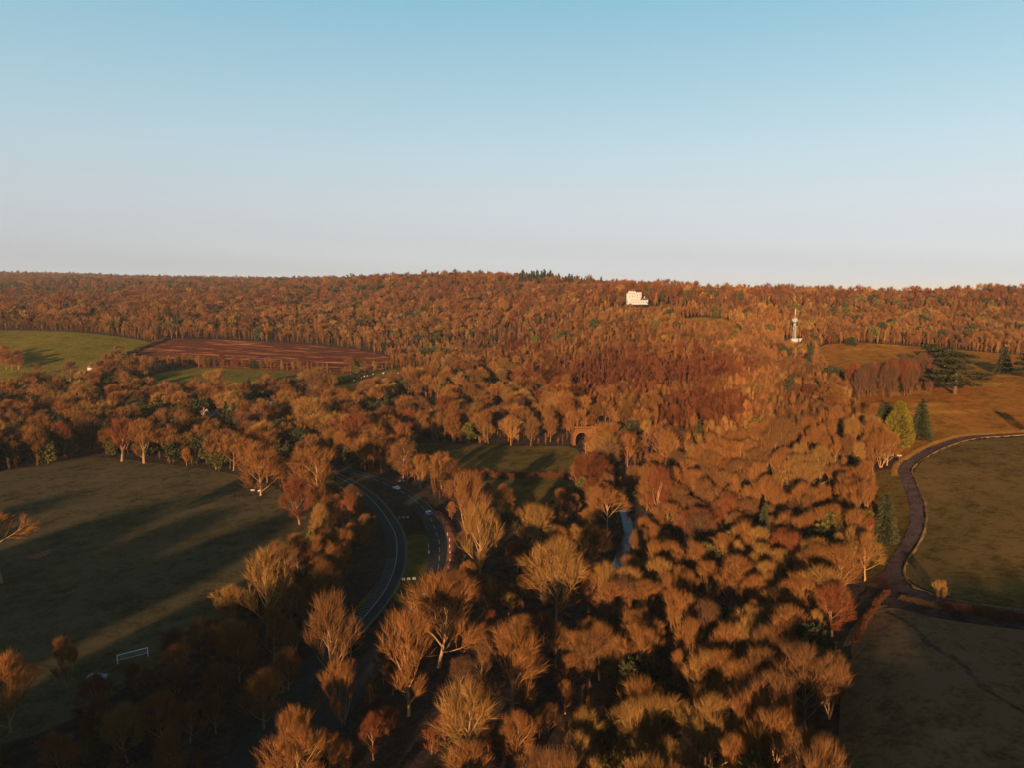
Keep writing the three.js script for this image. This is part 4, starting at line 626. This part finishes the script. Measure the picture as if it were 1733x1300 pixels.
function gableHouse(name, p, turn, label, wallM, w, gables, wallH, trim) {
  const o = thing(name, label, 'house', V(p.x, p.y - 0.4, p.z), turn), d = 8;
  part('wall', box(w, wallH, d, 0, wallH / 2, -d / 2), wallM, o);
  part('roof', gableGeo(d, 3.4, w, 0.4).rotateY(Math.PI / 2).translate(0, wallH + 0.02, -d / 2), tileRoof, o);
  for (const [gx, gw] of gables) {
    const gh = gw * 0.78;
    part('gable_wall', [box(gw, wallH + 0.3, 1.6, gx, wallH / 2 + 0.15, 0.2), new THREE.ExtrudeGeometry(new THREE.Shape([new THREE.Vector2(-gw / 2, 0), new THREE.Vector2(0, gh), new THREE.Vector2(gw / 2, 0)]), { depth: 1.5, bevelEnabled: false }).translate(gx, wallH + 0.3, -0.55)], wallM, o);
    part('gable_roof', [-1, 1].map(s => { const a = V(gx + s * (gw / 2 + 0.5), wallH - 0.1, 0), b = V(gx, wallH + gh + 0.62, 0), len = a.distanceTo(b); return new THREE.BoxGeometry(0.22, len, 4.6).rotateZ(-Math.atan2(b.x - a.x, b.y - a.y)).translate((a.x + b.x) / 2, (a.y + b.y) / 2, -1.2); }), tileRoof, o);
    for (const s of [-1, 1]) { const a = V(gx + s * (gw / 2 + 0.55), wallH - 0.1, 1.18), b = V(gx, wallH + gh + 0.66, 1.18), len = a.distanceTo(b); part('bargeboard', new THREE.BoxGeometry(trim, len, 0.16).rotateZ(-Math.atan2(b.x - a.x, b.y - a.y)).translate((a.x + b.x) / 2, (a.y + b.y) / 2, 1.18), timber, o); }
    windowAt(o, gx, wallH * 0.72, 1.04, 1.3, 1.5); windowAt(o, gx, wallH * 0.25, 1.04, 1.5, 1.5);
  }
  for (const x of [-w * 0.36, w * 0.3]) part('chimney', [box(0.9, 2.6, 0.9, x, wallH + 4, -d / 2), box(0.3, 0.6, 0.3, x - 0.2, wallH + 5.55, -d / 2), box(0.3, 0.6, 0.3, x + 0.2, wallH + 5.55, -d / 2)], brick, o);
  part('door', box(1, 2.1, 0.12, 0, 1.3, 0.06), timber, o);
  return o;
}
{ const a = hit(360, 716); gableHouse('gabled_house', a, faceCam(a) - 0.1, 'red brick house with two steep white-edged gables among dark trees', brick, 16, [[-3.4, 5.6], [3.0, 4.6]], 5.6, 0.5);
  const b = hit(166, 628); gableHouse('cottage', b, faceCam(b) + 0.5, 'small white cottage at the corner of the broad pasture', whiteWall, 11, [[2.2, 3.6]], 4.2, 0.3);
  const c = hit(188, 627); gableHouse('cottage', c, faceCam(c) + 0.4, 'orange brick cottage next to the white cottage', stone, 10, [[-1.8, 4]], 4.4, 0.25);
  const d = hit(18, 706); gableHouse('cottage', d, faceCam(d) + 0.6, 'brick house with tall chimneys half hidden by trees below the pasture', stone, 12, [[-2.5, 4]], 5, 0.3);
  const e = hit(452, 690), o = thing('farm_shed', 'long low shed with pale sheet roof behind the gabled house', 'shed', V(e.x, e.y - 0.3, e.z), faceCam(e) + 0.45);
  part('wall', box(22, 3, 7, 0, 1.5, 0), mat([0.2, 0.14, 0.1], 0.9), o); part('roof', gableGeo(7, 1.7, 22, 0.4).rotateY(Math.PI / 2).translate(0, 3.02, 0), mat([0.32, 0.31, 0.3], 0.6), o); part('door', box(3, 2.5, 0.1, 4, 1.3, 3.56), slate, o); }
function goal(px, py, turn, label) { const p = hit(px, py), o = thing('football_goal', label, 'goal', V(p.x, p.y + 0.1, p.z), turn); const m = mat([0.8, 0.8, 0.8], 0.4); for (const x of [-3.66, 3.66]) { part('post', bar(V(x, -0.2, 0), V(x, 2.5, 0), 0.11, 8), m, o); part('stanchion', bar(V(x, 2.44, 0), V(x, 0, -1.9), 0.05, 6), m, o); } part('crossbar', bar(V(-3.77, 2.44, 0), V(3.77, 2.44, 0), 0.11, 8), m, o); part('ground_bar', bar(V(-3.66, 0.03, -1.9), V(3.66, 0.03, -1.9), 0.05, 6), m, o);
  const net = []; for (let i = 0; i <= 18; i++) { const x = -3.66 + 7.32 * i / 18; net.push(bar(V(x, 2.44, 0), V(x, 0.03, -1.9), 0.008, 3)); } for (let j = 1; j < 8; j++) { const t = j / 8; net.push(bar(V(-3.66, 2.44 * (1 - t), -1.9 * t), V(3.66, 2.44 * (1 - t), -1.9 * t), 0.008, 3)); } part('net', net, m, o); }
goal(226, 1118, 0.62, 'white football goal on the near edge of the playing field');
function car(p, turn, colour, label, s = 1) {
  const o = thing('car', label, 'car', p, turn); o.scale.setScalar(s); const paintM = new THREE.MeshPhysicalMaterial({ color: lin(...colour), roughness: 0.35, clearcoat: 0.8 });
  const prof = pts => new THREE.Shape(pts.map(q => new THREE.Vector2(...q)));
  part('body', new THREE.ExtrudeGeometry(prof([[-2.1, 0.35], [-2.15, 0.75], [-1.95, 0.95], [1.0, 0.98], [2.0, 0.8], [2.15, 0.55], [2.1, 0.32]]), { depth: 1.6, bevelThickness: 0.08, bevelSize: 0.06, bevelSegments: 2 }).translate(0, 0, -0.8), paintM, o);
  const cab = part('cabin', new THREE.ExtrudeGeometry(prof([[-1.75, 0.98], [-1.35, 1.42], [0.25, 1.45], [1.0, 0.98]]), { depth: 1.36, bevelThickness: 0.06, bevelSize: 0.05, bevelSegments: 2 }).translate(0, 0, -0.68), paintM, o);
  for (const z of [-0.76, 0.76]) part('window', box(1.7, 0.32, 0.03, -0.45, 1.2, z), glass, cab);
  part('windscreen', box(0.03, 0.5, 1.2).rotateZ(0.98).translate(0.68, 1.24, 0), glass, cab); part('rear_window', box(0.03, 0.42, 1.2).rotateZ(-0.72).translate(-1.62, 1.22, 0), glass, cab);
  for (const x of [-1.3, 1.35]) for (const z of [-0.82, 0.82]) { const w = part('wheel', new THREE.CylinderGeometry(0.33, 0.33, 0.22, 14).rotateX(Math.PI / 2), rubber, o, V(x, 0.33, z)); part('rim', new THREE.CylinderGeometry(0.2, 0.2, 0.24, 10).rotateX(Math.PI / 2), paleMetal, w); }
  for (const z of [-0.6, 0.6]) { part('headlight', box(0.06, 0.14, 0.3, 2.14, 0.68, z), paleMetal, o); part('tail_light', box(0.06, 0.16, 0.25, -2.17, 0.78, z), mat([0.4, 0.02, 0.02], 0.4), o); }
}
const onRoad = (px, py, off = 0.27) => { const p = hit(px, py); p.y += off; return p; };
car(onRoad(726, 872), 2.0, [0.12, 0.22, 0.42], 'blue car driving round the bend of the dashed carriageway', 1.1);
car(onRoad(722, 1013), 0.95, [0.6, 0.5, 0.45], 'pale car emerging behind the broad bushy roadside tree', 1.1);
car(onRoad(671, 829), 2.4, [0.7, 0.7, 0.7], 'white car where the road turns into the trees');
car(onRoad(165, 1152, 0.1), 0.2, [0.07, 0.12, 0.18], 'pale blue car parked in shade beyond the football goal', 1.1);
car(onRoad(1386, 583, 0.2), 0.2, [0.7, 0.1, 0.04], 'red car parked on the grass near the lattice mast');
{ const p = hit(1383, 582), o = thing('signboard', 'small white board beside the red car near the mast', 'sign', V(p.x - 2.5, p.y, p.z - 1), 0.1); part('post', bar(V(-0.6, -0.2, 0), V(-0.6, 1.8, 0), 0.05), timber, o); part('post', bar(V(0.6, -0.2, 0), V(0.6, 1.8, 0), 0.05), timber, o); part('board', box(1.8, 1, 0.06, 0, 1.4, 0.04), whiteWall, o); }
function chevronBoards(px, py, n, label, group, gap = 1.8, turn = 0, s = 0.8) { const p = hit(px, py), a = faceCam(p) + turn; for (let i = 0; i < n; i++) { const k = (i - (n - 1) / 2) * gap, x = p.x + Math.cos(a) * k, z = p.z - Math.sin(a) * k, o = thing('bend_marker_board', label, 'sign', G(x, z, 0.15), a, group); o.scale.setScalar(s); for (const q of [-0.4, 0.4]) part('post', bar(V(q, -0.2, -0.05), V(q, 1.1, -0.05), 0.04), darkMetal, o); part('board', box(1.25, 1.05, 0.05, 0, 1.1, 0), whiteWall, o); const c = new THREE.Shape([[-0.3, -0.4], [0.05, -0.4], [0.35, 0], [0.05, 0.4], [-0.3, 0.4], [0, 0]].map(q => new THREE.Vector2(...q))); part('chevron', new THREE.ShapeGeometry(c).translate(-0.02, 1.1, 0.03), mat([0.04, 0.04, 0.04], 0.7), o); } }
chevronBoards(692, 985, 3, 'white board in the row of three on the near grass median', 'lit bend boards on the median');
chevronBoards(683, 880, 3, 'white board in the row of three at the far end of the median', 'shaded bend boards on the median');
chevronBoards(680, 818, 2, 'white board in the pair beside the far road turning', 'far pair of bend boards', 2.2);
{ const zp = (x, y) => hit(600 + x * 0.2, 800 + y * 0.2); for (const [x, y] of [[750, 448], [788, 546], [805, 596], [806, 650], [809, 706], [808, 771], [794, 836]]) { const p = zp(x, y), o = thing('marker_post', 'white marker post on the brown bank outside the road bend', 'post', V(p.x, p.y + 0.3, p.z), 0, 'marker posts on the road bank'); part('post', box(0.28, 1.6, 0.2, 0, 0.8, 0), whiteWall, o); part('band', box(0.3, 0.2, 0.22, 0, 1.35, 0), darkMetal, o); }
  for (const [x, y] of [[628, 640], [631, 694]]) { const p = zp(x, y), o = thing('marker_post', 'white marker post on the grass median beside the dashed carriageway', 'post', V(p.x, p.y + 0.15, p.z), 0, 'marker posts on the median'); part('post', box(0.3, 1.4, 0.2, 0, 0.7, 0), whiteWall, o); part('band', box(0.32, 0.2, 0.22, 0, 1.1, 0), darkMetal, o); } }
{ // gate and post by the lane
  const p = hit(1503, 773), o = thing('field_gate', 'white barred gate at the wood edge above the lane bend', 'gate', p, 0.1); for (const x of [-2, 2]) part('gate_post', box(0.2, 1.5, 0.2, x, 0.6, 0), timber, o); for (let i = 0; i < 4; i++) part('rail', box(3.8, 0.07, 0.05, 0, 0.35 + i * 0.28, 0.04), timber, o); part('diagonal', bar(V(-1.9, 0.35, 0.1), V(1.9, 1.2, 0.1), 0.05, 5), timber, o);
  const q = hit(1521, 777), f = thing('road_sign', 'small white sign at the upper corner of the lane', 'sign', q, -0.3); part('post', bar(V(0, -0.2, 0), V(0, 1.5, 0), 0.05), timber, f); part('board', box(1.6, 0.5, 0.06, 0, 1.3, 0.05), whiteWall, f);
  const r = hit(1494, 921), b = thing('litter_bin', 'small orange-red bin under the layered conifer by the lane', 'bin', r, 0); part('drum', new THREE.CylinderGeometry(0.42, 0.36, 1.1, 12).translate(0, 0.55, 0), mat([0.6, 0.16, 0.05], 0.6), b); part('lid', new THREE.CylinderGeometry(0.46, 0.46, 0.15, 12).translate(0, 1.18, 0), darkMetal, b); }
for (const [px, py] of [[428, 833], [440, 834]]) { const p = hit(px, py), o = thing('bench', 'small pale bench at the far corner of the playing field', 'bench', V(p.x, p.y + 0.1, p.z), 0.3, 'benches by the playing field'); part('seat', box(1.8, 0.08, 0.5, 0, 0.45, 0), timber, o); part('backrest', box(1.8, 0.5, 0.07, 0, 0.8, -0.26), timber, o); for (const x of [-0.75, 0.75]) part('leg', box(0.1, 0.45, 0.45, x, 0.22, 0), timber, o); }
{ // sheep
  const wool = mat([0.42, 0.36, 0.28], 0.95), parts = [new THREE.SphereGeometry(0.5, 12, 8).scale(1.25, 0.85, 0.8).translate(0, 0.75, 0), new THREE.SphereGeometry(0.2, 8, 6).scale(1.4, 1, 0.9).translate(0.78, 1.0, 0), bar(V(0.4, 0.85, 0), V(0.75, 1.0, 0), 0.2, 8, 0.15)];
  for (const x of [-0.4, 0.35]) for (const z of [-0.2, 0.2]) parts.push(bar(V(x, -0.05, z), V(x, 0.55, z), 0.07, 6, 0.1));
  const g = mergeGeometries(parts.map(q => q.index ? q.toNonIndexed() : q)), R = RNG(9);
  for (const [px, py] of [[683, 629], [694, 628], [701, 628], [709, 627], [712, 629], [746, 629], [674, 633], [687, 634], [693, 638], [647, 647], [646, 643], [631, 648], [632, 634], [649, 633], [612, 641], [600, 645], [617, 638], [622, 637], [637, 654], [640, 653], [604, 641]]) { const p = hit(px, py), o = new THREE.Mesh(g, wool); o.name = numbered('sheep'); o.position.set(p.x, p.y + 0.25, p.z); o.rotation.y = R() * 6.28; o.scale.setScalar(1.0 + 0.3 * R()); o.castShadow = o.receiveShadow = true; o.userData = { label: 'white sheep grazing on the rough brownish pasture', category: 'sheep', group: 'sheep on the rough pasture' }; scene.add(o); }
}
renderer.render(scene, camera);
